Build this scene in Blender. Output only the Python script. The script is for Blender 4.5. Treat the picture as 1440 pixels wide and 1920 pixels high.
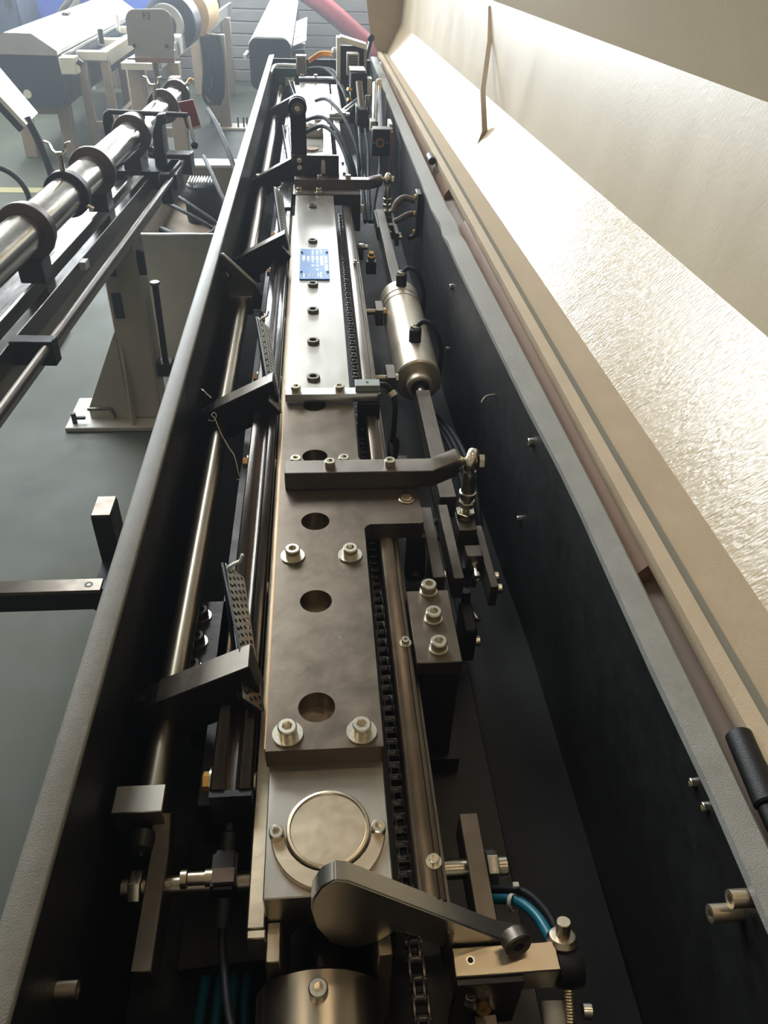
import bpy, bmesh, math, random
from mathutils import Vector, Matrix
random.seed(7)
for o in list(bpy.data.objects):
    bpy.data.objects.remove(o)
SC = bpy.context.scene
COL = SC.collection

# ------------------------------------------------------------------ camera
cam = bpy.data.cameras.new('camera')
cam.sensor_fit = 'VERTICAL'
cam.sensor_height = 36.0
cam.lens = 36.0 * 1442.0 / 1920.0
cam.clip_start = 0.01
cam_ob = bpy.data.objects.new('camera', cam)
COL.objects.link(cam_ob)
cam_ob.matrix_world = Matrix(((0.996741, 0.022321, -0.077516, 0.007),
                              (-0.075073, 0.608255, -0.790183, 0.0),
                              (0.029512, 0.793428, 0.607948, 1.506),
                              (0, 0, 0, 1)))
SC.camera = cam_ob

# ------------------------------------------------------------------ world, light, exposure
world = bpy.data.worlds.new('world')
SC.world = world
world.use_nodes = True
bg = world.node_tree.nodes['Background']
bg.inputs[0].default_value = (0.75, 0.86, 1.0, 1)
bg.inputs[1].default_value = 1.0
WIN_BACK = 34.0      # daylight panes in the far wall
WIN_ROOF = 20.0      # roof light panes
WIN_LEFT = 8.0      # daylight panes in the left wall
FILL_LAMP = 21.0          # added warm fill tubes, unseen
SC.view_settings.view_transform = 'Standard'
SC.view_settings.look = 'None'
SC.view_settings.gamma = 1.0
SC.view_settings.use_curve_mapping = False
SC.view_settings.exposure = 0.35
SC.cycles.use_denoising = True
SC.cycles.use_light_tree = False
SC.cycles.adaptive_threshold = 0.05
SC.cycles.adaptive_min_samples = 16
SC.cycles.max_bounces = 5
SC.cycles.diffuse_bounces = 3
SC.cycles.glossy_bounces = 3
SC.cycles.sample_clamp_indirect = 6.0
SC.cycles.caustics_reflective = False
SC.cycles.caustics_refractive = False

# scatter volume added to imitate lens glare veiling the far end
glare_veil = world.node_tree.nodes.new('ShaderNodeVolumeScatter')
glare_veil.inputs['Color'].default_value = (0.86, 0.93, 1.0, 1)
glare_veil.inputs['Density'].default_value = 0.011
glare_veil.inputs['Anisotropy'].default_value = 0.55
world.node_tree.links.new(glare_veil.outputs[0], world.node_tree.nodes['World Output'].inputs['Volume'])
SC.cycles.volume_bounces = 0

# ------------------------------------------------------------------ helpers
def V(*a):
    return Vector(a)

def lin(c):
    out = []
    for x in c:
        x /= 255.0
        out.append(x / 12.92 if x <= 0.04045 else ((x + 0.055) / 1.055) ** 2.4)
    return out

ORG = {}

class G:
    """collects geometry for one mesh"""
    def __init__(s):
        s.v = []
        s.f = []
    def add(s, vs, fs):
        n = len(s.v)
        s.v += [Vector(v) for v in vs]
        s.f += [tuple(i + n for i in f) for f in fs]
        return s
    def box(s, x0, x1, y0, y1, z0, z1):
        vs = [(x, y, z) for z in (z0, z1) for y in (y0, y1) for x in (x0, x1)]
        return s.add(vs, [(0, 2, 3, 1), (4, 5, 7, 6), (0, 1, 5, 4), (2, 6, 7, 3), (0, 4, 6, 2), (1, 3, 7, 5)])
    def prism(s, pts, vec):
        vec = Vector(vec)
        a = [Vector(p) for p in pts]
        n = len(a)
        fs = [tuple(range(n - 1, -1, -1)), tuple(range(n, 2 * n))]
        fs += [(i, (i + 1) % n, n + (i + 1) % n, n + i) for i in range(n)]
        return s.add(a + [p + vec for p in a], fs)
    def xz(s, pts, y0, y1):
        return s.prism([(x, y0, z) for x, z in pts], (0, y1 - y0, 0))
    def xy(s, pts, z0, z1):
        return s.prism([(x, y, z0) for x, y in pts], (0, 0, z1 - z0))
    def yz(s, pts, x0, x1):
        return s.prism([(x0, y, z) for y, z in pts], (x1 - x0, 0, 0))
    def lathe(s, prof, o, ax, n=24):
        o = Vector(o)
        q = Vector(ax).normalized().to_track_quat('Z', 'Y')
        vs, fs = [], []
        m = len(prof)
        for r, h in prof:
            for k in range(n):
                a = 2 * math.pi * k / n
                vs.append(o + q @ Vector((r * math.cos(a), r * math.sin(a), h)))
        for i in range(m - 1):
            for k in range(n):
                k2 = (k + 1) % n
                fs.append((i * n + k, i * n + k2, (i + 1) * n + k2, (i + 1) * n + k))
        if prof[0] != prof[-1]:
            fs.append(tuple(range(n - 1, -1, -1)))
            fs.append(tuple(range((m - 1) * n, m * n)))
        return s.add(vs, fs)
    def cyl(s, p0, p1, r0, r1=None, n=20):
        p0, p1 = Vector(p0), Vector(p1)
        L = (p1 - p0).length
        return s.lathe([(r0, 0), (r0 if r1 is None else r1, L)], p0, p1 - p0, n)
    def ring(s, o, ax, ri, ro, h, n=28):
        return s.lathe([(ri, 0), (ro, 0), (ro, h), (ri, h), (ri, 0)], o, ax, n)
    def hexa(s, o, ax, r, h):
        return s.lathe([(r * .93, 0), (r, h * .08), (r, h * .92), (r * .93, h)], o, ax, 6)
    def tube(s, pts, r, n=8, sub=6, smooth=True):
        P = [Vector(p) for p in pts]
        if smooth and len(P) > 2:
            Q = []
            for i in range(len(P) - 1):
                p0 = P[max(i - 1, 0)]; p1 = P[i]; p2 = P[i + 1]; p3 = P[min(i + 2, len(P) - 1)]
                for k in range(sub):
                    t = k / sub
                    Q.append(0.5 * ((2 * p1) + (p2 - p0) * t + (2 * p0 - 5 * p1 + 4 * p2 - p3) * t * t + (3 * p1 - p0 - 3 * p2 + p3) * t ** 3))
            Q.append(P[-1])
            P = Q
        vs, fs = [], []
        up = Vector((0.123, 0.31, 0.94))
        for i, p in enumerate(P):
            d = (P[min(i + 1, len(P) - 1)] - P[max(i - 1, 0)]).normalized()
            a = d.cross(up)
            if a.length < 1e-3:
                a = d.cross(Vector((1, 0, 0)))
            a.normalize()
            b = d.cross(a)
            up = -b if b.dot(up) < 0 else b
            up = a.cross(d)
            for k in range(n):
                t = 2 * math.pi * k / n
                vs.append(p + r * (math.cos(t) * a + math.sin(t) * up))
        for i in range(len(P) - 1):
            for k in range(n):
                k2 = (k + 1) % n
                fs.append((i * n + k, i * n + k2, (i + 1) * n + k2, (i + 1) * n + k))
        fs.append(tuple(range(n - 1, -1, -1)))
        fs.append(tuple(range((len(P) - 1) * n, len(P) * n)))
        return s.add(vs, fs)
    def strip(s, pts, w, t, wdir):
        """flat bar bent along pts; w wide along wdir, t thick"""
        P = [Vector(p) for p in pts]
        wd = Vector(wdir).normalized()
        vs, fs = [], []
        for i, p in enumerate(P):
            d = (P[min(i + 1, len(P) - 1)] - P[max(i - 1, 0)]).normalized()
            nn = d.cross(wd).normalized()
            for a, b in ((-1, -1), (1, -1), (1, 1), (-1, 1)):
                vs.append(p + wd * (a * w / 2) + nn * (b * t / 2))
        for i in range(len(P) - 1):
            for k in range(4):
                fs.append((i * 4 + k, i * 4 + (k + 1) % 4, i * 4 + 4 + (k + 1) % 4, i * 4 + 4 + k))
        fs += [(3, 2, 1, 0), tuple(range(len(P) * 4 - 4, len(P) * 4))]
        return s.add(vs, fs)
    def plate(s, outline, holes, z0, z1, hn=32):
        """flat plate in XY with round holes (x, y, r)"""
        bm = bmesh.new()
        loops = [[Vector((x, y, z1)) for x, y in outline]]
        for (x, y, r) in holes:
            loops.append([Vector((x + r * math.cos(2 * math.pi * k / hn), y + r * math.sin(2 * math.pi * k / hn), z1)) for k in range(hn)])
        es = []
        for lp in loops:
            vv = [bm.verts.new(p) for p in lp]
            es += [bm.edges.new((vv[i], vv[(i + 1) % len(vv)])) for i in range(len(vv))]
        bmesh.ops.triangle_fill(bm, use_beauty=True, use_dissolve=False, edges=es)
        bm.verts.index_update()
        top = [v.co.copy() for v in bm.verts]
        tri = [tuple(v.index for v in f.verts) for f in bm.faces]
        bm.free()
        n = len(top)
        fs = list(tri) + [tuple(n + i for i in reversed(t)) for t in tri]
        k = 0
        for lp in loops:
            m = len(lp)
            fs += [(k + i, k + (i + 1) % m, n + k + (i + 1) % m, n + k + i) for i in range(m)]
            k += m
        return s.add(top + [Vector((p.x, p.y, z0)) for p in top], fs)
    def xf(s, M):
        s.v = [M @ v for v in s.v]
        return s

def mesh_of(name, g, m, bev=0.0, sm=38, seg=1, off=Vector((0, 0, 0))):
    me = bpy.data.meshes.new(name)
    bm = bmesh.new()
    vs = [bm.verts.new(v - off) for v in g.v]
    for f in g.f:
        try:
            bm.faces.new([vs[i] for i in f])
        except ValueError:
            pass
    bmesh.ops.recalc_face_normals(bm, faces=bm.faces[:])
    if bev:
        ed = [e for e in bm.edges if len(e.link_faces) == 2 and e.calc_face_angle(0) > 0.6]
        bmesh.ops.bevel(bm, geom=ed, offset=bev, segments=seg, affect='EDGES', clamp_overlap=True)
    bm.to_mesh(me)
    bm.free()
    me.polygons.foreach_set('use_smooth', [True] * len(me.polygons))
    me.set_sharp_from_angle(angle=math.radians(sm))
    if m:
        me.materials.append(m)
    return me

def org_of(p):
    while p is not None:
        if p.name in ORG:
            return ORG[p.name]
        p = p.parent
    return Vector((0, 0, 0))

def obj(name, g, m, parent=None, bev=0.0, sm=38, seg=1, label=None):
    """one mesh object; coordinates are in the room unless the thing is local"""
    off = org_of(parent) if parent is not None else Vector((0, 0, 0))
    o = bpy.data.objects.new(name, mesh_of(name, g, m, bev, sm, seg, off))
    COL.objects.link(o)
    if parent is not None:
        o.parent = parent
    if label:
        o['label'] = label
    return o

def tag(o, label, cat, group=None):
    o['label'] = label
    o['category'] = cat
    if group:
        o['group'] = group
    return o

def thing(name, label, cat, loc=(0, 0, 0), rotz=0.0, group=None, local=False):
    o = bpy.data.objects.new(name, None)
    o.empty_display_size = 0.05
    COL.objects.link(o)
    o.location = loc
    o.rotation_euler = (0, 0, rotz)
    ORG[o.name] = Vector((0, 0, 0)) if local else Vector(loc)
    tag(o, label, cat, group)
    return o

def struct(name, g, m, bev=0.0, parent=None):
    o = obj(name, g, m, parent, bev)
    if parent is None:
        o['kind'] = 'structure'
    return o

def put(name, me, parent, loc, axis=(0, 0, 1), scale=1.0, spin=0.0):
    """a copy sharing mesh data, placed at a room position under parent (parent may be a part of a thing)"""
    o = bpy.data.objects.new(name, me)
    COL.objects.link(o)
    o.parent = parent
    o.location = Vector(loc) - org_of(parent)
    q = Vector(axis).normalized().to_track_quat('Z', 'Y')
    o.rotation_euler = (q.to_matrix() @ Matrix.Rotation(spin, 3, 'Z')).to_euler()
    o.scale = (scale,) * 3 if not isinstance(scale, tuple) else scale
    return o

def sub(name, me, parent, loc=(0, 0, 0)):
    """sub-part placed in its part's own frame"""
    o = bpy.data.objects.new(name, me)
    COL.objects.link(o)
    o.parent = parent
    o.location = loc
    return o

# ------------------------------------------------------------------ materials
def mat(name, col, rough=0.5, metal=0.0, var=0.12, ns=20.0, rvar=0.08, bump=0.0, bs=300.0, stretch=(1, 1, 1),
        spec=0.5, coat=0.0, stain=None, stain_s=6.0, stain_t=0.6, scratch=0.0):
    m = bpy.data.materials.new(name)
    m.use_nodes = True
    nt = m.node_tree
    N, L = nt.nodes, nt.links
    b = N['Principled BSDF']
    c = lin(col)
    tc = N.new('ShaderNodeTexCoord')
    mp = N.new('ShaderNodeMapping')
    mp.inputs['Scale'].default_value = stretch
    L.new(tc.outputs['Object'], mp.inputs[0])
    no = N.new('ShaderNodeTexNoise')
    no.inputs['Scale'].default_value = ns
    no.inputs['Detail'].default_value = 6
    no.inputs['Roughness'].default_value = 0.65
    L.new(mp.outputs[0], no.inputs[0])
    rp = N.new('ShaderNodeMapRange')
    rp.inputs[1].default_value = 0.3
    rp.inputs[2].default_value = 0.7
    rp.inputs[3].default_value = 1 - var
    rp.inputs[4].default_value = 1 + var
    L.new(no.outputs[0], rp.inputs[0])
    mx = N.new('ShaderNodeVectorMath')
    mx.operation = 'SCALE'
    mx.inputs[0].default_value = c
    L.new(rp.outputs[0], mx.inputs['Scale'])
    last = mx.outputs[0]
    if stain:
        n2 = N.new('ShaderNodeTexNoise')
        n2.inputs['Scale'].default_value = stain_s
        n2.inputs['Detail'].default_value = 8
        n2.inputs['Roughness'].default_value = 0.7
        L.new(tc.outputs['Object'], n2.inputs[0])
        r2 = N.new('ShaderNodeMapRange')
        r2.inputs[1].default_value = stain_t
        r2.inputs[2].default_value = stain_t + 0.12
        L.new(n2.outputs[0], r2.inputs[0])
        m2 = N.new('ShaderNodeMix')
        m2.data_type = 'RGBA'
        L.new(r2.outputs[0], m2.inputs[0])
        L.new(last, m2.inputs[6])
        m2.inputs[7].default_value = (*lin(stain), 1)
        last = m2.outputs[2]
    L.new(last, b.inputs['Base Color'])
    rr = N.new('ShaderNodeMapRange')
    rr.inputs[1].default_value = 0.3
    rr.inputs[2].default_value = 0.7
    rr.inputs[3].default_value = max(rough - rvar, 0.02)
    rr.inputs[4].default_value = min(rough + rvar, 1)
    L.new(no.outputs[0], rr.inputs[0])
    L.new(rr.outputs[0], b.inputs['Roughness'])
    b.inputs['Metallic'].default_value = metal
    b.inputs['Specular IOR Level'].default_value = spec
    b.inputs['Coat Weight'].default_value = coat
    b.inputs['Coat Roughness'].default_value = 0.12
    if bump:
        n3 = N.new('ShaderNodeTexNoise')
        n3.inputs['Scale'].default_value = bs
        n3.inputs['Detail'].default_value = 3
        L.new(mp.outputs[0], n3.inputs[0])
        bp = N.new('ShaderNodeBump')
        bp.inputs['Strength'].default_value = bump
        bp.inputs['Distance'].default_value = 0.002
        L.new(n3.outputs[0], bp.inputs['Height'])
        L.new(bp.outputs[0], b.inputs['Normal'])
    return m

def emit(name, col, st):
    m = bpy.data.materials.new(name)
    m.use_nodes = True
    nt = m.node_tree
    nt.nodes.clear()
    e = nt.nodes.new('ShaderNodeEmission')
    e.inputs[0].default_value = (*col, 1)
    e.inputs[1].default_value = st
    o = nt.nodes.new('ShaderNodeOutputMaterial')
    nt.links.new(e.outputs[0], o.inputs[0])
    return m

M = {}
M['floor'] = mat('floor_epoxy', (53, 57, 42), .6, 0, .2, 2.2, .08, .06, 60, spec=.3, stain=(38, 41, 30), stain_s=1.7, stain_t=.60)
M['siding'] = mat('siding_paint', (112, 108, 102), .6, 0, .06, 6)
M['wall'] = mat('wall_paint', (150, 140, 124), .8, 0, .08, 3)
M['ceiling'] = mat('ceiling_paint', (120, 112, 100), .85, 0, .08, 3)
M['black'] = mat('black_powder_coat', (13, 13, 13), .5, 0, .2, 40, .06, .15, 700, spec=.35)
M['rail'] = mat('charcoal_texture_paint', (130, 130, 124), .36, 0, .12, 30, .05, .35, 900)
M['cream'] = mat('cream_lid_paint', (166, 152, 126), .34, 0, .05, 8, .06, .18, 420, stretch=(1, 1, .25))
M['creamoil'] = mat('oil_wet_lid_paint', (172, 156, 128), .15, 0, .05, 60, .06, .40, 280, stretch=(.3, 1, .3))
M['creamdull'] = mat('cream_edge_paint', (170, 152, 126), .5, 0, .08, 12, .06, .2, 500)
M['rib_shade_grey'] = mat('grey_rib_shade', (122, 120, 108), .7, 0, .06, 12)  # grey of box ribs, and of the shade painted in the lid groove
M['browncast'] = mat('brown_primer', (134, 104, 82), .55, 0, .1, 9, stain=(96, 72, 54), stain_s=14, stain_t=.66)
M['skirt'] = mat('brown_grey_paint', (140, 120, 104), .6, 0, .08, 9)
M['plate'] = mat('browned_steel', (106, 96, 84), .34, .9, .12, 26, .06, .04, 200, stain=(176, 168, 152), stain_s=110, stain_t=.67)
M['steel'] = mat('ground_steel', (182, 177, 166), .31, 1, .04, 14, .03, .025, 500, stretch=(4, 1, 4))
M['steelwarm'] = mat('oiled_steel', (186, 172, 148), .36, 1, .12, 14, .1, .08, 120, stain=(146, 124, 96), stain_s=22, stain_t=.64)
M['shaft'] = mat('turned_shaft', (168, 158, 140), .30, 1, .05, 30, .02)
M['gun'] = mat('gunmetal', (108, 101, 92), .40, .9, .1, 30, .08, .06, 200)
M['dark'] = mat('blued_steel', (44, 41, 38), .40, .6, .15, 30, .08, .08, 200)
M['darkgloss'] = mat('oily_black_steel', (62, 57, 52), .22, .8, .2, 12, .08, .05, 90, stretch=(8, 1, 8))
M['zinc'] = mat('zinc_screw', (214, 208, 190), .26, 1, .06, 60)
M['alu'] = mat('aluminium', (206, 208, 206), .32, 1, .05, 40, .05, .05, 300)
M['brass'] = mat('yellow_zinc', (226, 178, 98), .35, .8, .1, 60)
M['orange'] = mat('rust_edge', (176, 132, 86), .45, .6, .12, 40)
M['rubber'] = mat('black_rubber', (14, 15, 16), .6, 0, .1, 40, spec=.25)
M['hosedark'] = mat('dark_green_hose', (14, 24, 26), .62, 0, .1, 40, spec=.2)
M['teal'] = mat('teal_hose', (22, 104, 124), .35, 0, .1, 40)
M['tubebrown'] = mat('brown_conduit', (96, 82, 66), .5, 0, .1, 40)
M['cylalu'] = mat('anodised_cylinder', (200, 190, 170), .36, .7, .05, 20, .04)
M['white'] = mat('white_paint', (222, 222, 216), .45, 0, .04, 10)
M['offwhite'] = mat('offwhite_plastic', (196, 196, 186), .5, 0, .04, 20)
M['greybox'] = mat('grey_sensor', (132, 140, 134), .5, 0, .05, 40)
M['blueplate'] = mat('blue_nameplate', (34, 100, 156), .35, .2, .05, 60)
M['print'] = mat('white_print', (232, 238, 240), .5, 0, .02, 60)
M['tie'] = mat('cable_tie', (206, 200, 180), .5, 0, .05, 40)
M['red'] = mat('red_paint', (150, 48, 50), .5, 0, .12, 8)
M['redduct'] = mat('red_duct', (128, 38, 42), .6, 0, .1, 4)
M['bluecab'] = mat('blue_cabinet', (62, 88, 168), .5, 0, .08, 2)
M['bluedark'] = mat('blue_grey_cabinet', (44, 52, 70), .5, 0, .08, 2)
M['navy'] = mat('navy_panel', (30, 40, 50), .4, 0, .06, 6)
M['beige'] = mat('beige_machine_paint', (196, 188, 168), .45, 0, .05, 6)
M['leg'] = mat('beige_leg_paint', (150, 134, 112), .5, 0, .08, 8)
M['greypaint'] = mat('grey_column_paint', (170, 167, 156), .5, 0, .08, 8)
M['greyplate'] = mat('grey_sheet', (150, 146, 138), .45, .3, .06, 10)
M['spindle'] = mat('polished_tube', (200, 194, 182), .18, 1, .06, 12, .06, 0, 100, stretch=(10, 1, 10))
M['flange'] = mat('brown_flange', (92, 76, 64), .36, .5, .15, 20)
M['gold'] = mat('gold_motor', (206, 168, 116), .4, .4, .08, 8)
M['yellow'] = mat('yellow_line', (120, 112, 72), .6, 0, .1, 8)
M['orangewire'] = mat('orange_wire', (236, 150, 24), .45, 0, .05, 40)
M['pcb'] = mat('green_board', (34, 76, 62), .5, 0, .1, 40)
M['skylight'] = emit('daylight_pane', (0.86, 0.94, 1.0), WIN_BACK)
M['skylight_roof'] = emit('daylight_pane_roof', (0.90, 0.96, 1.0), WIN_ROOF)
M['skylight_left'] = emit('daylight_pane_left', (0.86, 0.94, 1.0), WIN_LEFT)
M['fill_tube'] = emit('warm_fill_tube', (1.0, 0.80, 0.56), FILL_LAMP)

# ------------------------------------------------------------------ shared fastener meshes (unit: head radius 1)
def cap_screw_mesh(name, m, n=24, h=1.25):
    g = G()
    ci = [(math.cos(2 * math.pi * k / n), math.sin(2 * math.pi * k / n)) for k in range(n)]
    hx = []
    for k in range(n):
        a = 2 * math.pi * k / n
        s6 = math.pi / 3
        r = 0.52 * math.cos(s6 / 2) / math.cos((a % s6) - s6 / 2) * 1.1
        hx.append((r * math.cos(a), r * math.sin(a)))
    rings = [[(x, y, 0) for x, y in ci], [(x, y, h - .14) for x, y in ci], [(x * .88, y * .88, h) for x, y in ci],
             [(x, y, h) for x, y in hx], [(x, y, h - .62) for x, y in hx]]
    vs = [p for r in rings for p in r]
    fs = []
    for i in range(4):
        for k in range(n):
            k2 = (k + 1) % n
            fs.append((i * n + k, i * n + k2, (i + 1) * n + k2, (i + 1) * n + k))
    fs.append(tuple(range(4 * n, 5 * n)))
    fs.append(tuple(range(n - 1, -1, -1)))
    g.add(vs, fs)
    return mesh_of(name, g, m, sm=30)

SCREW = cap_screw_mesh('cap_screw', M['zinc'])
SCREWD = cap_screw_mesh('dark_cap_screw', M['dark'])
WASHER = mesh_of('washer', G().ring((0, 0, 0), (0, 0, 1), .55, 1.0, .16), M['zinc'], sm=30)
HEXZ = mesh_of('hex_head', G().hexa((0, 0, 0), (0, 0, 1), 1, .75), M['zinc'], sm=25)
HEXB = mesh_of('brass_hex_head', G().hexa((0, 0, 0), (0, 0, 1), 1, .75), M['brass'], sm=25)
HEXO = mesh_of('rusty_hex_head', G().hexa((0, 0, 0), (0, 0, 1), 1, .75), M['orange'], sm=25)
DOME = mesh_of('button_head', G().lathe([(1, 0), (.95, .3), (.7, .6), (.35, .72), (.3, .5), (.01, .5)], (0, 0, 0), (0, 0, 1), 16), M['dark'], sm=50)

def screw(parent, loc, axis=(0, 0, 1), r=.008, washer=None, me=None, spin=0.3, lift=0.0):
    ax = Vector(axis).normalized()
    p = Vector(loc)
    if washer:
        p = p + ax * washer * .16
    s = put('cap_screw', me or SCREW, parent, p + ax * lift, axis, r, spin)
    if washer:
        w = bpy.data.objects.new('washer', WASHER)
        COL.objects.link(w)
        w.parent = s
        k = washer / r
        w.location = (0, 0, -washer * .16 / r - lift / r)
        w.scale = (k, k, k)
    return s

# ================================================================== THE ROOM
XL, XR, YN, YF, ZC = -5.2, 3.6, -3.0, 10.2, 5.6
struct('floor', G().box(XL, XR, YN, YF, -.1, 0), M['floor'])
SX0, SX1, SY0, SY1 = -4.4, -1.0, 5.2, 9.0      # roof skylight
struct('ceiling', G().box(XL, XR, YN, SY0, ZC, ZC + .1).box(XL, SX0, SY0, YF, ZC, ZC + .1).box(SX1, XR, SY0, YF, ZC, ZC + .1).box(SX0, SX1, SY1, YF, ZC, ZC + .1), M['ceiling'])
roof = bpy.data.objects.new('window_3', None)
COL.objects.link(roof)
roof['kind'] = 'structure'
for k in range(3):
    obj('window_pane', G().add([(SX0 + k * 1.133 + .03, SY0, ZC + .04), (SX0 + (k + 1) * 1.133 - .03, SY0, ZC + .04), (SX0 + (k + 1) * 1.133 - .03, SY1, ZC + .04), (SX0 + k * 1.133 + .03, SY1, ZC + .04)], [(0, 1, 2, 3)]), M['skylight_roof'], roof)
    obj('window_frame', G().box(SX0 + k * 1.133 - .03, SX0 + k * 1.133 + .03, SY0, SY1, ZC, ZC + .08), M['white'], roof)
struct('wall_right', G().box(XR, XR + .1, YN, YF, 0, ZC), M['wall'])
struct('wall_front', G().box(XL, XR, YN - .1, YN, 0, ZC), M['wall'])
# far wall: siding below and above a long window band
wb = G()
wb.box(XL, XR, YF, YF + .12, 0, 1.75)
wb.box(XL, XR, YF, YF + .12, 2.8, ZC)
wb.box(XL, -4.3, YF, YF + .12, 1.75, 2.8)
wb.box(2.9, XR, YF, YF + .12, 1.75, 2.8)
wall_back = struct('wall_back', wb, M['siding'])
for k in range(11):
    z = k * .118
    obj('siding_plank', G().xz([(0, z + .004), (8.6, z + .004), (8.6, z + .112), (0, z + .112)], YF - .026, YF - .001).xf(Matrix.Translation((-5.0, 0, 0))),
        M['siding'], wall_back, bev=.006)
def window(name, x0, x1, z0, z1, n, axis, at, m):
    """glazed band: panes between mullions"""
    root = bpy.data.objects.new(name, None)
    COL.objects.link(root)
    root['kind'] = 'structure'
    fr = G()
    w = (x1 - x0) / n
    for k in range(n + 1):
        a = x0 + k * w
        if axis == 'y':
            fr.box(a - .03, a + .03, at - .04, at + .03, z0, z1)
        else:
            fr.box(at - .03, at + .04, a - .03, a + .03, z0, z1)
    for z in (z0, z1):
        if axis == 'y':
            fr.box(x0, x1, at - .04, at + .03, z - .03, z + .03)
        else:
            fr.box(at - .03, at + .04, x0, x1, z - .03, z + .03)
    obj('window_frame', fr, M['white'], root)
    for k in range(n):
        a, b = x0 + k * w + .03, x0 + (k + 1) * w - .03
        if axis == 'y':
            g = G().add([(a, at + .01, z0 + .03), (b, at + .01, z0 + .03), (b, at + .01, z1 - .03), (a, at + .01, z1 - .03)], [(0, 1, 2, 3)])
        else:
            g = G().add([(at - .01, a, z0 + .03), (at - .01, b, z0 + .03), (at - .01, b, z1 - .03), (at - .01, a, z1 - .03)], [(0, 1, 2, 3)])
        obj('window_pane', g, m, root)
    return root
window('window_1', -4.3, 2.9, 1.75, 2.8, 6, 'y', YF + .03, M['skylight'])
wl = G()
wl.box(XL - .12, XL, YN, YF, 0, 1.9)
wl.box(XL - .12, XL, YN, YF, 4.7, ZC)
wl.box(XL - .12, XL, YN, 3.2, 1.9, 4.7)
wl.box(XL - .12, XL, 9.6, YF, 1.9, 4.7)
struct('wall_left', wl, M['wall'])
window('window_2', 3.2, 9.6, 1.9, 4.7, 6, 'x', XL - .03, M['skylight_left'])
# unseen tubes added for warm fill, behind and above the viewer
for (x, y, w_) in ((-2.6, -1.2, 'rear left'), (1.2, -1.2, 'rear right'), (-2.6, 1.6, 'front left'), (1.2, 1.6, 'front right')):
    t = thing('fill_lamp', 'unseen warm fill lamp added on the ceiling, ' + w_ + ' of four', 'lamp', (x, y, ZC), group='added warm fill lamps')
    obj('fill_lamp_housing', G().box(x - .75, x + .75, y - .1, y + .1, ZC - .06, ZC), M['white'], t)
    obj('fill_lamp_tube', G().add([(x - .72, y - .07, ZC - .062), (x + .72, y - .07, ZC - .062), (x + .72, y + .07, ZC - .062), (x - .72, y + .07, ZC - .062)], [(0, 1, 2, 3)]), M['fill_tube'], t)

# ================================================================== TROUGH HOUSING
Y0, Y1 = .06, 4.2
tr = thing('trough_housing', 'long open black sheet-metal trough of the bar feeder with charcoal top rims', 'machine housing', (0, 2, .62))
g = G().xz([(-.206, .62), (-.206, .992), (-.198, 1.0), (-.180, 1.0), (-.180, .985), (-.184, .985), (-.184, .62)], Y0, Y1)
obj('left_wall', G().box(-.192, -.184, Y0, Y1, .62, .99), M['black'], tr)
obj('left_rim', G().xz([(-.2065, .955), (-.2065, .989), (-.2045, .9945), (-.200, .9975), (-.180, 1.001), (-.180, .994), (-.1925, .992), (-.1925, .955)], Y0, Y1), M['rail'], tr, bev=.0015, sm=60)
RI = [(.06, .288), (.215, .288), (.308, .290), (.426, .288), (.548, .288), (.65, .2885), (.743, .287), (.88, .281), (1.025, .277), (1.2, .273),
      (1.42, .2675), (1.54, .267), (1.6, .2645), (1.66, .267), (1.78, .263), (2.03, .265), (2.6, .267), (3.13, .269), (4.2, .275)]
RO = [(.06, .318), (.26, .315), (.4, .318), (.65, .319), (.99, .315), (1.4, .309), (1.54, .307), (1.6, .3045), (1.66, .307), (1.78, .304), (2.03, .303), (2.6, .303), (3.13, .304), (4.2, .308)]
def interp(T, y):
    for (a, b), (c, d) in zip(T, T[1:]):
        if a <= y <= c:
            return b + (d - b) * (y - a) / (c - a)
    return T[-1][1]
ys = sorted(set([y for y, _ in RI] + [y for y, _ in RO]))
def sheet(fn, ys):
    """closed section fn(y)->[(x,z)...] swept along y"""
    gg = G()
    secs = [fn(y) for y in ys]
    n = len(secs[0])
    vs = [(x, y, z) for y, s_ in zip(ys, secs) for x, z in s_]
    fs = [(i * n + k, i * n + (k + 1) % n, (i + 1) * n + (k + 1) % n, (i + 1) * n + k) for i in range(len(ys) - 1) for k in range(n)]
    fs += [tuple(range(n - 1, -1, -1)), tuple(range((len(ys) - 1) * n, len(ys) * n))]
    return gg.add(vs, fs)
dent = {1.6: -.004, 1.54: .002, 1.66: .002, 1.78: -.003}
obj('right_rim', sheet(lambda y: [(interp(RI, y), .992), (interp(RI, y), 1.0 + dent.get(y, 0)), (interp(RO, y) - .004, 1.0 + dent.get(y, 0)), (interp(RO, y), .996),
                                  (interp(RO, y), .955), (interp(RO, y) - .003, .955), (interp(RO, y) - .003, .992)], ys), M['rail'], tr, sm=30)
obj('right_wall', sheet(lambda y: [(interp(RI, y) + .002, .62), (interp(RI, y) + .002, .994), (interp(RI, y) + .008, .994), (interp(RI, y) + .008, .62)], ys), M['black'], tr)
obj('bottom_panel', G().box(-.19, .29, Y0, Y1, .69, .705), M['black'], tr)
obj('end_wall', G().box(-.19, .275, Y1 - .01, Y1, .64, .985), M['black'], tr)
obj('near_end_wall', G().box(-.19, .29, Y0, Y0 + .008, .64, .97), M['black'], tr)
obj('base_plate', G().xy([(-.135, .31), (-.055, .315), (-.055, .12), (.187, .12), (.187, 4.0), (-.135, 4.0)], .735, .75), M['dark'], tr, bev=.001)
for (y, z, r) in ((1.455, .953, .006), (.847, .977, .006), (.844, .851, .0045), (1.449, .823, .005), (.329, .99, .004), (.307, .992, .004)):
    screw(tr, (interp(RI, y) + .003, y, z - .012), (-1, 0, 0), r)
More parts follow.
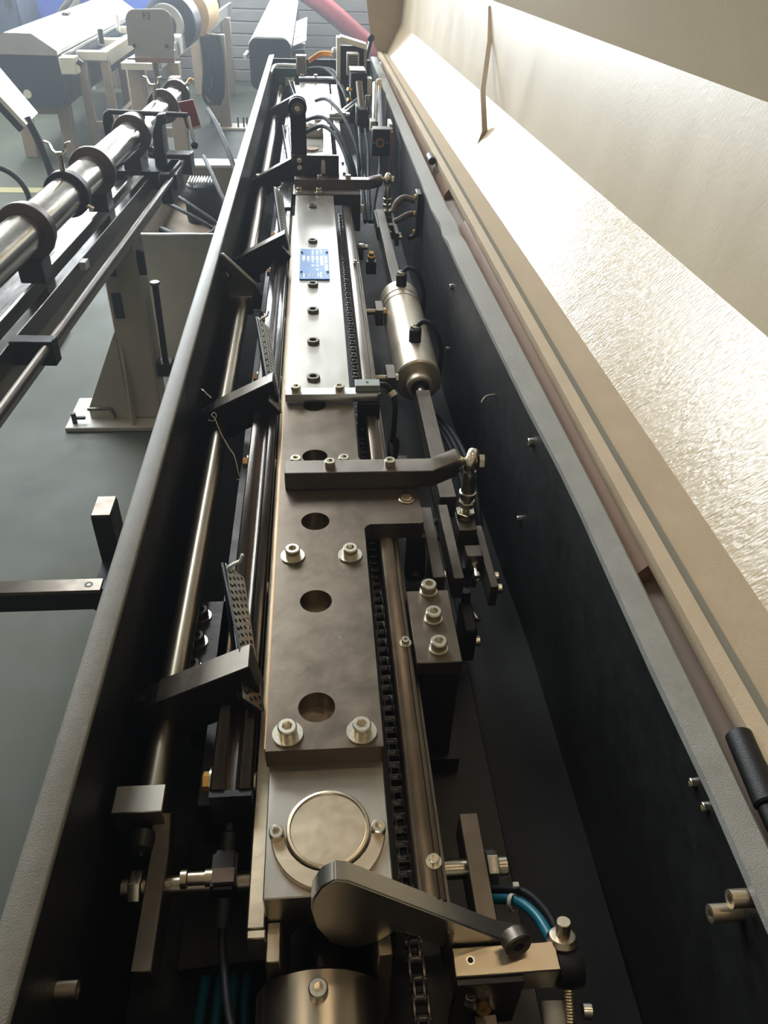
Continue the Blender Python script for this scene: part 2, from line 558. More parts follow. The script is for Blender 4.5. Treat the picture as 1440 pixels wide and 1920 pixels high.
for (y, z) in ((.236, .985), (.236, .965)):
    x = interp(RI, y)
    obj('bushing', G().ring((x + .002, y, z), (-1, 0, 0), .003, .0062, .014 if z > .97 else .022, 16), M['steelwarm'], tr)
obj('wall_hook', G().tube([(interp(RI, 1.054) + .002, 1.05, .925), (interp(RI, 1.05) - .012, 1.05, .922), (interp(RI, 1.05) - .02, 1.045, .914)], .0016, 6), M['zinc'], tr)
obj('wall_hook', G().tube([(-.186, 1.1, .913), (-.178, 1.09, .915), (-.166, 1.085, .905)], .0014, 6), M['zinc'], tr)
obj('bushing', G().ring((-.186, .235, .915), (1, 0, 0), .003, .006, .016, 16), M['steelwarm'], tr)
for y in (.55, 2.3, 3.6):
    st = thing('pedestal', {.55: 'dark steel pedestal under the near end of the trough', 2.3: 'dark steel pedestal under the middle of the trough',
               3.6: 'dark steel pedestal under the far end of the trough'}[y], 'stand', (.04, y, 0), group='pedestals under the trough')
    obj('foot_plate', G().box(-.16, .24, y - .15, y + .15, 0, .02), M['dark'], st)
    obj('column', G().box(-.06, .14, y - .07, y + .07, .02, .58), M['dark'], st, bev=.004)
    obj('head_plate', G().box(-.2, .28, y - .1, y + .1, .58, .62), M['dark'], st)
# side bracket sticking out to the left
sb = thing('outrigger_bracket', 'black square crossbar with a short upright post left of the trough', 'bracket', (-.4, 1.05, .49))
obj('crossbar', G().box(-.72, -.385, 1.035, 1.06, .5, .55), M['black'], sb, bev=.002)
obj('crossbar_cap', G().box(-.72, -.392, 1.03, 1.062, .545, .553), M['gun'], sb, bev=.001)
obj('brace', G().box(-.39, -.05, 1.037, 1.058, .502, .545), M['black'], sb)
obj('brace_riser', G().box(-.10, -.05, 1.03, 1.07, .545, .62), M['black'], sb)
obj('post_stub', G().box(-.423, -.39, 1.06, 1.16, .475, .51), M['black'], sb)
obj('post', G().box(-.425, -.388, 1.16, 1.222, .47, .615), M['dark'], sb, bev=.002)
obj('post_cap', G().box(-.424, -.389, 1.161, 1.221, .615, .62), M['gun'], sb, bev=.001)
obj('bolt_hole', G().ring((-.415, 1.046, .5505), (0, 0, 1), .004, .0075, .003, 14), M['dark'], sb)

# ================================================================== HINGED LID (open, to the right)
LY0, LY1 = .1, 4.36
def lx(a, b):
    """x at y between near (y=.4) and far (y=4.36)"""
    return lambda y: a + (b - a) * (y - .4) / 3.96
EX, AX, BX, CX = lx(.340, .318), lx(.424, .365), lx(.556, .428), lx(.604, .445)
DX = lambda y: CX(y) - .10
lid = thing('hinged_lid', 'large cream sheet-metal lid standing open along the right side of the trough', 'machine lid', (.45, 2, 1.0))
def panel(name, fa, za, fb, zb, m, t=.003, step=.35):
    yy = [LY0 + (LY1 - LY0) * k / 12 for k in range(13)]
    def sec(y):
        a, b = Vector((fa(y), za)), Vector((fb(y), zb))
        n = (b - a).normalized()
        n = Vector((n.y, -n.x)) * t
        return [tuple(a), tuple(b), tuple(b + n), tuple(a + n)]
    return obj(name, sheet(sec, yy), m, lid, sm=60)
panel('edge_lip', lambda y: EX(y), 1.004, lambda y: EX(y) + .016, 1.006, M['creamdull'], .02)
panel('groove_shade_strip', lambda y: EX(y) + .016, 1.003, lambda y: EX(y) + .028, 1.001, M['rib_shade_grey'], .012)  # grey strip paints the shadow of the groove beside the lip
panel('hinge_side_panel', lambda y: EX(y) + .028, 1.0, AX, 1.0, M['creamdull'])
panel('lower_slope_panel', AX, 1.0, BX, 1.125, M['creamoil'])
panel('upright_panel', BX, 1.125, CX, 1.34, M['cream'])
panel('upper_slope_panel', CX, 1.34, DX, 1.56, M['cream'])
y = LY1
obj('end_cap', G().xz([(EX(y), 1.0), (AX(y), 1.0), (BX(y), 1.125), (CX(y), 1.34), (DX(y), 1.56), (.255, 1.54), (.262, 1.2), (.285, 1.06)], y, y + .004), M['creamdull'], lid)
obj('brown_flange', sheet(lambda y: [(EX(y) - .012, .93), (EX(y) - .012, .962), (EX(y) + .006, .984), (EX(y) + .012, .984), (EX(y) + .012, .93)], [.58, 1.1, 1.75]), M['browncast'], lid)
obj('brown_flange', sheet(lambda y: [(EX(y) - .006, .93), (EX(y) - .006, .965), (EX(y) + .006, .984), (EX(y) + .012, .984), (EX(y) + .012, .93)], [2.0, 3.0, 4.2]), M['browncast'], lid)
obj('outer_skirt', sheet(lambda y: [(EX(y) - .022, .943), (EX(y) - .022, .949), (EX(y) + .02, .962), (EX(y) + .02, .943)], [LY0, 1.5, 3.0, LY1]), M['skirt'], lid)
obj('stay_strap', G().strip([(.514, 2.60, 1.325), (.500, 2.493, 1.253), (.460, 2.318, 1.153), (.452, 2.20, 1.078), (.427, 2.19, 1.004)], .016, .006, (1, .25, .2)), M['creamdull'], lid, bev=.001)
hg = obj('hinge_knuckle', G().cyl((.334, .358, .998), (.329, .295, .998), .0105, n=24), M['black'], lid, bev=.0015)
obj('hinge_pin', G().cyl((.3295, .295, .996), (.323, .1, .996), .0085, n=20), M['black'], lid, bev=.001)
obj('hinge_leaf', G().box(.300, .318, .11, .30, .955, .975), M['black'], lid)
obj('rim_knuckle', G().cyl((.318, 2.2, 1.0), (.318, 2.26, 1.0), .010, n=20), M['dark'], lid, bev=.002)

# ================================================================== CENTRE BEAM
X0, X1 = -.047, .053
beam = thing('guide_beam', 'long steel beam running down the middle of the trough, under the cover plates', 'beam', (0, 2, .75))
obj('beam_body', G().box(X0 + .002, X1 - .002, .40, 4.0, .75, .928), M['gun'], beam)
obj('left_ledge', G().box(-.0585, X0 + .002, .275, 2.05, .872, .900), M['steelwarm'], beam, bev=.001)
obj('ledge_end_face', G().box(-.0583, X0 + .003, .268, .275, .874, .899), M['steelwarm'], beam, bev=.001)
obj('right_web', G().box(X1 - .002, .060, .30, 4.0, .76, .90), M['black'], beam)
for k in range(7):
    screw(beam, (-.0585, .52 + .25 * k, .89), (-1, 0, 0), .003)

# brown lower cover plate with big round holes and a lobe to the right
HY = [.440, .575, .708, .845, .979]
out = [(X0, .396), (X1, .396), (X1, .692), (.0555, .697), (.060, .700), (.120, .700), (.123, .703), (.123, .826), (.064, .828), (.057, .832), (X1, .842), (X1, 1.03), (X0, 1.03)]
lp = thing('cover_plate', 'browned steel cover plate with five large round holes, nearest on the beam', 'plate', (0, .7, .928))
obj('plate', G().plate(out, [(-.0035, y, .0165) for y in HY], .928, .950), M['plate'], lp, sm=30)
obj('edge_strip', G().box(X0 - .0012, X0, .40, 1.03, .930, .948), M['orange'], lp)
for y in HY:
    obj('hole_floor', G().lathe([(.0165, 0), (.0165, .001), (.009, .001), (.009, -.004), (.001, -.004)], (-.0035, y, .9285), (0, 0, 1), 28), M['steelwarm'], lp)
for (x, y) in ((-.0285, .412), (.035, .411), (-.0285, .646), (.0345, .645)):
    screw(lp, (x, y, .950), r=.0083, washer=.0132, spin=random.random())
obj('countersunk_bolt', G().lathe([(.0098, 0), (.0098, .0012), (.0086, .0018), (.0078, .0004), (.0070, .0004), (.0064, .0030), (.0042, .0030), (.0040, .0010), (.001, .0010)], (.107, .747, .950), (0, 0, 1), 24), M['steelwarm'], lp)
obj('pin_hole', G().ring((.107, .764, .950), (0, 0, 1), .0022, .0035, .0006, 14), M['dark'], lp)

# bright upper cover plate with bushings and the blue nameplate
up = thing('cover_plate', 'bright ground steel cover plate carrying the blue nameplate', 'plate', (0, 1.5, .928))
UY = [1.06, 1.188, 1.316, 1.441, 1.693, 1.951]
obj('plate', G().plate([(X0 + .002, 1.0), (X1 - .004, 1.0), (X1 - .005, 2.12), (X0, 2.12)], [(-.005, y, .0055) for y in UY], .928, .950), M['steel'], up, sm=30)
for i, y in enumerate(UY):
    obj('bushing', G().lathe([(.0105, 0), (.0105, .0045), (.0097, .0055), (.0062, .0055), (.0055, .0045), (.0055, -.01), (.0008, -.01)], (-.005, y, .950), (0, 0, 1), 24), M['gun'], up, sm=30)
np_ = obj('nameplate', G().box(-.031, .028, 1.467, 1.640, .950, .9525), M['blueplate'], up, bev=.0004, label='blue rating nameplate')
for (x, y) in ((-.0275, 1.618), (.0245, 1.618), (-.0275, 1.505), (.0245, 1.505)):
    put('nameplate_rivet', DOME, np_, (x, y, .9525), scale=.0026)
def print_box(x0, x1, y0, y1):
    obj('print', G().box(x0, x1, y0, y1, .9525, .95265), M['print'], np_)
for (x0, x1, y0, y1) in ((-.0262, -.0205, 1.573, 1.599), (-.0165, -.0115, 1.572, 1.596), (-.0078, -.0025, 1.571, 1.597), (.0015, .007, 1.570, 1.596),
                         (.0105, .0165, 1.542, 1.597), (.0195, .025, 1.552, 1.597), (.0195, .025, 1.512, 1.548),
                         (-.0075, -.0025, 1.537, 1.546), (.0018, .0068, 1.537, 1.546), (.0018, .0068, 1.513, 1.523),
                         (-.0070, -.0035, 1.557, 1.567), (.0028, .006, 1.553, 1.566), (-.025, -.0215, 1.563, 1.567), (-.0155, -.0125, 1.561, 1.567),
                         (-.0068, -.004, 1.602, 1.632), (.0025, .0058, 1.602, 1.632), (.0115, .014, 1.612, 1.632), (.0045, .0072, 1.479, 1.499), (.0095, .012, 1.474, 1.504), (-.0235, -.021, 1.474, 1.498)):
    print_box(x0, x1, y0, y1)
def text_mesh(body, size, ext):
    cu = bpy.data.curves.new('lettering', 'FONT')
    cu.body = body
    cu.size = size
    cu.extrude = ext
    cu.resolution_u = 3
    to = bpy.data.objects.new('lettering', cu)
    COL.objects.link(to)
    dg = bpy.context.evaluated_depsgraph_get()
    me = bpy.data.meshes.new_from_object(to.evaluated_get(dg))
    bpy.data.objects.remove(to)
    return me
def lettering(body, size, parent, loc, rot, m, sx=1.0, name='lettering', ext=.0001):
    me = text_mesh(body, size, ext)
    me.materials.clear()
    me.materials.append(m)
    o = bpy.data.objects.new(name, me)
    COL.objects.link(o)
    o.parent = parent
    o.location = Vector(loc) - org_of(parent)
    o.rotation_euler = rot
    o.scale = (sx, 1, 1)
    return o
lettering('CE', .013, np_, (-.0135, 1.498, .9526), (0, 0, -math.pi / 2), M['print'])
lettering('LNS', .013, np_, (.0142, 1.504, .9526), (0, 0, -math.pi / 2), M['print'])

# steel end block with the round disc
eb = thing('end_block', 'satin steel end block with a round disc and crescent flange on top', 'machine block', (0, .34, .80))
yb0, yb1 = .283, .397
arch = [(X0 + .002, .795), (X0 + .002, .928), (X1, .928), (X1, .795), (X1 - .014, .795)]
arch += [(.003 + .036 * math.cos(a), .848 + .036 * math.sin(a)) for a in [math.pi * k / 14 for k in range(15)]]
arch += [(X0 + .016, .795)]
obj('block_body', G().xz(arch, yb0, yb1), M['steel'], eb, bev=.0009, sm=25)
for x in (X0 + .003, X1 - .013):
    obj('cheek', G().box(x, x + .011, .253, yb0 - .0005, .77, .893), M['steelwarm'], eb, bev=.001)
cx, cy = .0045, .3335
obj('disc', G().lathe([(.0335, 0), (.0335, .006), (.0325, .0072), (.0305, .0075), (.0298, .0062), (.001, .0062)], (cx, cy, .928), (0, 0, 1), 48), M['steelwarm'], eb, sm=30)
cr = [(cx + .0345 * math.cos(a), cy + .0345 * math.sin(a)) for a in [math.pi + math.pi * k / 24 for k in range(25)]]
cr2 = [(cx + .0455 * math.cos(a), cy + .0455 * math.sin(a) * 1.08) for a in [2 * math.pi - math.pi * k / 24 for k in range(25)]]
obj('crescent_flange', G().xy(cr + cr2, .928, .9335), M['steelwarm'], eb, bev=.0007)
screw(eb, (cx - .0405, cy - .004, .9335), r=.0058, spin=.1)
screw(eb, (cx + .0400, cy - .004, .9335), r=.0058, spin=.5)
obj('red_mark', G().box(-.0062, -.0035, .2855, .287, .928, .9283), M['red'], eb)
# drum ahead of the block
dr = thing('steel_drum', 'turned steel drum with one cap screw at the bottom edge', 'drum', (0, .18, .84))
obj('drum_shell', G().lathe([(.030, 0), (.0465, 0), (.0485, .002), (.0485, .168), (.0465, .170), (.034, .170), (.034, .12), (.030, .12)], (-.005, .080, .841), (0, 1, 0), 56), M['shaft'], dr, sm=30)
obj('inner_shaft', G().lathe([(.001, .0), (.020, .0), (.022, .05), (.014, .058), (.012, .12), (.001, .12)], (-.001, .185, .842), (0, 1, 0), 28), M['darkgloss'], dr, sm=35)
screw(dr, (-.005, .232, .8888), (0, .06, 1), .0072, me=SCREW)

# ================================================================== CROSS PIECES ON THE BEAM
cb = thing('sensor_crossbar', 'light aluminium crossbar with two cap screws between the bright and browned plates', 'bar', (0, 1, .95))
obj('bar', G().xy([(-.045, .984), (.0875, .984), (.093, .988), (.093, 1.004), (-.045, 1.004)], .952, .965), M['alu'], cb, bev=.0006)
screw(cb, (-.030, .994, .965), r=.0075)
screw(cb, (.033, .994, .965), r=.0075, spin=.8)
sn = thing('proximity_sensor', 'flat grey proximity sensor with cable on the aluminium crossbar', 'sensor', (.074, 1, .965))
obj('housing', G().box(.056, .092, .990, 1.0105, .965, .975), M['greybox'], sn, bev=.0008)
obj('screw_hole', G().ring((.0735, 1.001, .9751), (0, 0, 1), .0008, .0022, .0003, 12), M['dark'], sn)
obj('cable', G().tube([(.091, 1.001, .970), (.101, 1.0, .970), (.109, .994, .962), (.114, .985, .945), (.113, .98, .90), (.11, .99, .85), (.105, 1.02, .78)], .0042, 10), M['rubber'], sn)
obj('cable_tag', G().ring((.1085, .9945, .9625), (.6, -.55, -.7), .0044, .0058, .008, 14), M['tie'], sn)
hb = thing('sensor_block', 'black plastic block with two small screws hanging under the aluminium crossbar', 'block', (.07, .97, .90))
obj('block', G().box(.0595, .0915, .980, 1.0, .895, .951), M['black'], hb, bev=.001)
for x in (.066, .085):
    screw(hb, (x, .980, .908), (0, -1, 0), .0022)

def clamp_lever(y, z, label, x0=-.040, far=False):
    """bent clamp bar with a ball joint and its vertical link"""
    t = thing('clamp_lever', label, 'lever', (.05, y, z - .025), group='clamp levers with ball joints')
    m = M['gun']
    yf, yb = y - .014, y + .014
    bar = G()
    secs = [(x0, yf, yb, z - .025, z), (.140, yf, yb, z - .025, z), (.174, yf + .016, yb + .016, z - .021, z + .004), (.180, yf + .022, yb + .012, z - .017, z + .001)]
    vs, fs = [], []
    for (x, a, b, c, d) in secs:
        vs += [(x, a, c), (x, b, c), (x, b, d), (x, a, d)]
    for i in range(3):
        for k in range(4):
            fs.append((i * 4 + k, i * 4 + (k + 1) % 4, i * 4 + 4 + (k + 1) % 4, i * 4 + 4 + k))
    fs += [(0, 1, 2, 3), (12, 13, 14, 15)]
    obj('bar', bar.add(vs, fs), m, t, bev=.0009)
    for x, r in ((.015, .0068), (.089, .0068)):
        screw(t, (x, y, z), r=r, spin=x * 20)
    for x in (-.027, .033):
        obj('spacer', G().cyl((x, y + .0225, z - .0248), (x, y + .0225, z - .0095), .0066, n=20), M['zinc'], t)
        screw(t, (x, y + .0225, z - .0095), r=.0068, spin=x * 9)
    ex, ey, ez = .194, y + .014, z - .006
    obj('ball_stud', G().lathe([(.008, 0), (.0052, .005), (.0052, .010)], (.179, y + .016, z - .007), (1, 0, -.05), 16), M['steelwarm'], t)
    eye = obj('rod_end', G().lathe([(.0090, -.0065), (.0150, -.0060), (.0172, -.003), (.0172, .003), (.0150, .0060), (.0090, .0065), (.0090, -.0065)], (ex, ey, ez), (1, -.42, 0), 32), M['zinc'], t, sm=50)
    obj('ball', G().lathe([(.001, -.0092), (.005, -.0084), (.008, -.005), (.0093, 0), (.008, .005), (.005, .0084), (.001, .0092)], (ex, ey, ez), (1, 0, 0), 24), M['steelwarm'], eye, sm=60)
    put('hex_bolt', HEXZ, t, (ex + .009, ey - .001, ez), (1, -.1, 0), .0095, .2)
    sh = obj('shank', G().lathe([(.0075, -.014), (.0095, -.022), (.0095, -.046), (.0112, -.047), (.0112, -.053), (.0092, -.054), (.0092, -.058)], (ex, ey, ez), (0, 0, 1), 20), M['zinc'], t, sm=35)
    put('lock_nut', HEXZ, t, (ex, ey, ez - .070), (0, 0, 1), .0115, .1)
    obj('threaded_rod', G().lathe([(.005 + .0006 * (k % 2), -.085 + .0016 * k) for k in range(18)], (ex, ey, ez), (0, 0, 1), 14), M['steelwarm'], t, sm=20)
    put('lock_nut', HEXZ, t, (ex, ey, ez - .088), (0, 0, 1), .0135, .5)
    return t, (ex, ey, ez - .088)
c1, e1 = clamp_lever(.785, .975, 'grey clamp lever with ball joint bolted across the browned plate')
c2, e2 = clamp_lever(2.12, .975, 'dark clamp lever with ball joint beyond the bright plate', x0=-.050)

def link_yoke(e, label, near):
    """fork under the ball joint with its screws and the adjusting bolt"""
    x, y, z = e
    t = thing('link_yoke', label, 'yoke', (x - .015, y - .05, z - .06), group='yokes under the ball joints')
    obj('yoke_block', G().box(x - .012, x + .012, y - .028, y + .012, z - .035, z - .001), M['gun'], t, bev=.0008)
    obj('side_plate', G().box(x - .034, x - .021, y - .125, y + .022, z - .030, z + .004), M['gun'], t, bev=.0008)
    obj('side_plate', G().box(x + .013, x + .023, y - .125, y - .005, z - .045, z - .012), M['gun'], t, bev=.0008)
    obj('front_block', G().box(x - .008, x + .0125, y - .072, y - .05, z - .045, z - .008), M['gun'], t, bev=.0008)
    obj('bridge', G().box(x - .021, x + .013, y - .07, y - .02, z - .045, z - .03), M['dark'], t)
    obj('adjusting_bolt', G().cyl((x + .002, y - .072, z - .022), (x + .002, y - .098, z - .022), .0035, n=14), M['zinc'], t)
    put('bolt_nut', HEXZ, t, (x + .002, y - .072, z - .022), (0, -1, 0), .0068)
    screw(t, (x + .002, y - .092, z - .022), (0, -1, 0), .0058)
    for dy in (-.092, -.114):
        screw(t, (x + .023, y + dy, z - .026), (1, 0, 0), .0062)
    if near:
        obj('lower_rod_end', G().lathe([(.005, -.005), (.0105, -.004), (.0105, .004), (.005, .005), (.005, -.005)], (x - .012, y - .118, z - .066), (1, 0, 0), 24), M['dark'], t)
        obj('lower_shank', G().cyl((x - .012, y - .118, z - .057), (x - .014, y - .112, z - .03), .006), M['dark'], t)
        obj('lower_link', G().box(x - .022, x - .006, y - .165, y - .115, z - .10, z - .045), M['dark'], t, bev=.002)
        screw(t, (x - .003, y - .13, z - .058), (.35, -1, .1), .0048)
        obj('clamp_bolt', G().cyl((x - .006, y - .118, z - .058), (x + .001, y - .136, z - .058), .0032, n=10), M['zinc'], t)
        screw(t, (x - .006, y - .150, z - .080), (1, 0, 0), .0066)
    return t
link_yoke(e1, 'grey steel fork linkage under the near ball joint', True)
link_yoke(e2, 'grey steel fork linkage under the far ball joint', False)

# hinge lug and bracket under the plate lobe
lug = thing('hinge_lug', 'dark hinge lug with a pivot pin under the lobe of the browned plate', 'hinge', (.115, .7, .85))
lg = [(.104, .928), (.127, .928), (.129, .880)] + [(.117 + .0125 * math.cos(a), .868 + .0125 * math.sin(a)) for a in [-math.pi * k / 8 for k in range(9)]] + [(.1045, .880)]
obj('lug_plate', G().xz(lg, .700, .708), M['dark'], lug, bev=.0006)
obj('pivot_pin', G().cyl((.117, .694, .868), (.117, .72, .868), .0068), M['gun'], lug, bev=.0008)
obj('support_block', G().box(.097, .135, .690, .82, .80, .853), M['dark'], lug, bev=.001)
obj('side_bracket', G().box(.131, .146, .655, .79, .83, .905), M['gun'], lug, bev=.001)
for (y, z) in ((.69, .875), (.665, .863), (.668, .842)):
    put('cap_screw', SCREW, lug, (.146, y, z), (1, 0, 0), .0062)

# ================================================================== RIGHT SIDE: guide bar, chain, blocks
gb = thing('guide_bar', 'long worn steel guide bar along the right of the roller chain', 'bar', (.08, 1.2, .88))
obj('bar', G().xz([(.0705, .890), (.0705, .9275), (.0725, .930), (.0865, .930), (.0875, .926), (.0915, .926), (.0925, .923), (.0925, .890)], .275, 2.05), M['plate'], gb, bev=.0005)
for y in (.303, .531, 1.62):
    s_ = screw(gb, (.0855, y, .930), r=.0042, washer=.0062)
obj('lower_strip', G().box(.0925, .0975, .26, 2.0, .85, .905), M['gun'], gb)
gb2 = thing('guide_bar', 'bright steel guide bar at the far end, right of the chain', 'bar', (.08, 2.8, .88))
obj('bar', G().box(.0705, .0925, 2.14, 3.6, .90, .935), M['steel'], gb2, bev=.001)
for y in (2.2, 2.32, 2.44):
    screw(gb2, (.085, y, .935), r=.004, me=SCREWD)
    
ch = thing('roller_chain', 'oily black roller chain running beside the beam', 'chain', (.066, 1.1, .90))
P = .0127
lk = G()
for sx in (-1, 1):
    n = 10
    pts = [(P / 2 + .0052 * math.cos(a), .0052 * math.sin(a)) for a in [-math.pi / 2 + math.pi * k / n for k in range(n + 1)]]
    pts += [(-P / 2 + .0052 * math.cos(a), .0052 * math.sin(a)) for a in [math.pi / 2 + math.pi * k / n for k in range(n + 1)]]
    x = sx * .0052
    lk.yz(pts, x - .0007, x + .0007)
lk_out = mesh_of('chain_link', lk, M['darkgloss'], sm=30)
lk2 = G()
for sx in (-1, 1):
    pts = [(P / 2 + .0048 * math.cos(a), .0048 * math.sin(a)) for a in [-math.pi / 2 + math.pi * k / 8 for k in range(9)]]
    pts += [(-P / 2 + .0048 * math.cos(a), .0048 * math.sin(a)) for a in [math.pi / 2 + math.pi * k / 8 for k in range(9)]]
    x = sx * .0036
    lk2.yz(pts, x - .0007, x + .0007)
for sy in (-1, 1):
    lk2.cyl((-.0028, sy * P / 2, 0), (.0028, sy * P / 2, 0), .0042, n=12)
    lk2.cyl((-.0066, sy * P / 2, 0), (.0066, sy * P / 2, 0), .0019, n=8)
lk_in = mesh_of('chain_link', lk2, M['darkgloss'], sm=30)
lk_in.materials.append(M['zinc'])  # lighter pin ends put small highlights into the chain's colour
for p_ in lk_in.polygons:
    if abs(p_.center.x) > .0045:
        p_.material_index = 1
for k in range(150):
    y = .165 + k * P
    z = .896 - (max(0, .30 - y) ** 2) * .6
    put('chain_link', lk_in if k % 2 else lk_out, ch, (.0655 + max(0, .3 - y) * .03, y, z))

rb = thing('bearing_block', 'dark steel block with three large cap screws, right of the guide bar', 'block', (.118, .555, .75))
obj('top_plate', G().box(.094, .140, .504, .607, .912, .930), M['plate'], rb, bev=.0008)
obj('block_body', G().box(.101, .139, .506, .600, .775, .9115), M['dark'], rb, bev=.001)
obj('foot', G().box(.108, .150, .50, .61, .75, .775), M['dark'], rb)
for y in (.522, .5635, .607 - .012 + .01):
    screw(rb, (.118, y, .930), r=.0085, washer=.0098, spin=y * 30)
lb = thing('bearing_block', 'dark steel block with three cap screws and washers half hidden left of the beam', 'block', (-.125, .6, .75))
obj('block_body', G().box(-.150, -.103, .545, .665, .75, .868), M['dark'], lb, bev=.001)
for y in (.56, .60, .64):
    screw(lb, (-.136, y, .868), r=.0085, washer=.0115, spin=y * 30, me=SCREWD)

# cross shaft and the two flat stop plates
cs = thing('cross_shaft', 'bright cross shaft through the beam with a hex nut on each end', 'shaft', (0, .331, .865))
obj('rod', G().cyl((-.168, .331, .862), (.158, .331, .862), .0082, n=24), M['shaft'], cs, bev=.001)
for x, a in ((-.150, -1), (.1385, 1)):
    put('hex_nut', mesh_of('hex_nut', G().hexa((0, 0, 0), (0, 0, 1), 1, .75), M['zinc'], bev=.03, sm=25) if a < 0 else bpy.data.meshes['hex_nut'], cs, (x, .331, .862), (a, 0, 0), .0142, .3)
for nm, x0, x1, ya, yb_, m_ in (('flat steel stop plate with nut on the left end of the cross shaft', -.145, -.1295, .258, .352, 1), ('flat steel stop plate upright on the right end of the cross shaft', .1205, .137, .276, .372, 0)):
    sp = thing('stop_plate', nm, 'plate', ((x0 + x1) / 2, .3, .83), group='stop plates on the cross shaft')
    if m_:
        obj('plate', G().yz([(ya, .845), (ya, .880), (yb_, .880), (.378, .896), (.378, .872), (.35, .845)], x0, x1), M['plate'], sp, bev=.0008)
    else:
        obj('plate', G().box(x0, x1, .2785, yb_, .845, .880), M['plate'], sp, bev=.0008)

# ================================================================== LEFT SIDE: shaft, channel, arms
lsft = thing('lift_shaft', 'long bright round shaft along the left inside of the trough', 'shaft', (-.148, 1.2, .89))
obj('shaft_body', G().cyl((-.1485, .372, .889), (-.1485, 1.505, .889), .0135, n=32), M['shaft'], lsft, sm=50)
obj('shaft_nose', G().lathe([(.012, 0), (.0115, -.006), (.009, -.014), (.001, -.018)], (-.1525, .366, .882), (0, 1, 0), 20), M['dark'], lsft)
obj('end_block', G().box(-.176, -.134, .370, .396, .872, .911), M['steel'], lsft, bev=.0008)
lsf2 = thing('lift_shaft', 'second round shaft beyond the triangular bracket, left inside the trough', 'shaft', (-.148, 2.5, .89))
obj('shaft_body', G().cyl((-.1485, 1.72, .889), (-.1485, 4.0, .889), .0135, n=32), M['shaft'], lsf2, sm=50)
obj('end_block', G().box(-.172, -.125, 1.69, 1.715, .86, .905), M['steel'], lsf2, bev=.0008)
obj('collar', G().box(-.172, -.13, 2.42, 2.44, .87, .905), M['steel'], lsf2, bev=.0008)
obj('collar', G().box(-.172, -.13, 3.35, 3.38, .87, .905), M['steel'], lsf2, bev=.0008)
tb = thing('shaft_bracket', 'triangular gunmetal bracket with a big hex bolt holding the left shaft', 'bracket', (-.15, 1.53, .85))
obj('plate', G().xz([(-.190, .985), (-.178, .985), (-.118, .925), (-.108, .90), (-.112, .875), (-.185, .875)], 1.505, 1.522), M['gun'], tb, bev=.001)
obj('clamp_top', G().box(-.1725, -.127, 1.488, 1.506, .90, .908), M['steel'], tb, bev=.0006)
obj('clamp_body', G().box(-.171, -.127, 1.49, 1.505, .87, .90), M['gun'], tb, bev=.001)
obj('pivot_washer', G().ring((-.177, 1.505, .948), (0, -1, 0), .004, .014, .004), M['dark'], tb)
put('hex_bolt', HEXZ, tb, (-.177, 1.501, .948), (0, -1, 0), .008)

chn = thing('guide_channel', 'glossy dark guide channel along the left of the beam with yellow hex bolts', 'channel', (-.077, 1.2, .88))
obj('channel', G().xz([(-.0955, .875), (-.0955, .918), (-.094, .920), (-.084, .9205), (-.080, .916), (-.074, .916), (-.070, .9205), (-.061, .920), (-.0595, .918), (-.0595, .875)], .382, 2.02), M['darkgloss'], chn, bev=.0005)
obj('channel_end', G().box(-.0953, -.0597, .376, .382, .876, .918), M['black'], chn)
for i, y in enumerate((.400, .648, .900, 1.148, 1.384, 1.63, 1.87)):
    w = put('bolt_washer', WASHER, chn, (-.0955, y, .905), (-1, 0, 0), .0115)
    put('hex_bolt', HEXB if i % 2 == 0 or i < 3 else HEXO, chn, (-.0972, y, .905), (-1, 0, 0), .0085, .5)
    put('bolt_washer', WASHER, chn, (-.0595, y, .900), (1, 0, 0), .009)
chn2 = thing('guide_channel', 'dark plate rail under the left shaft, next to the guide channel', 'rail', (-.11, 1.2, .84))
obj('rail', G().box(-.114, -.100, .40, 3.6, .80, .868), M['dark'], chn2, bev=.001)
fc = thing('guide_channel', 'bright guide channel at the far end, left of the beam', 'channel', (-.077, 3, .88))
obj('channel', G().box(-.0955, -.0595, 2.05, 3.9, .885, .92), M['darkgloss'], fc, bev=.002)

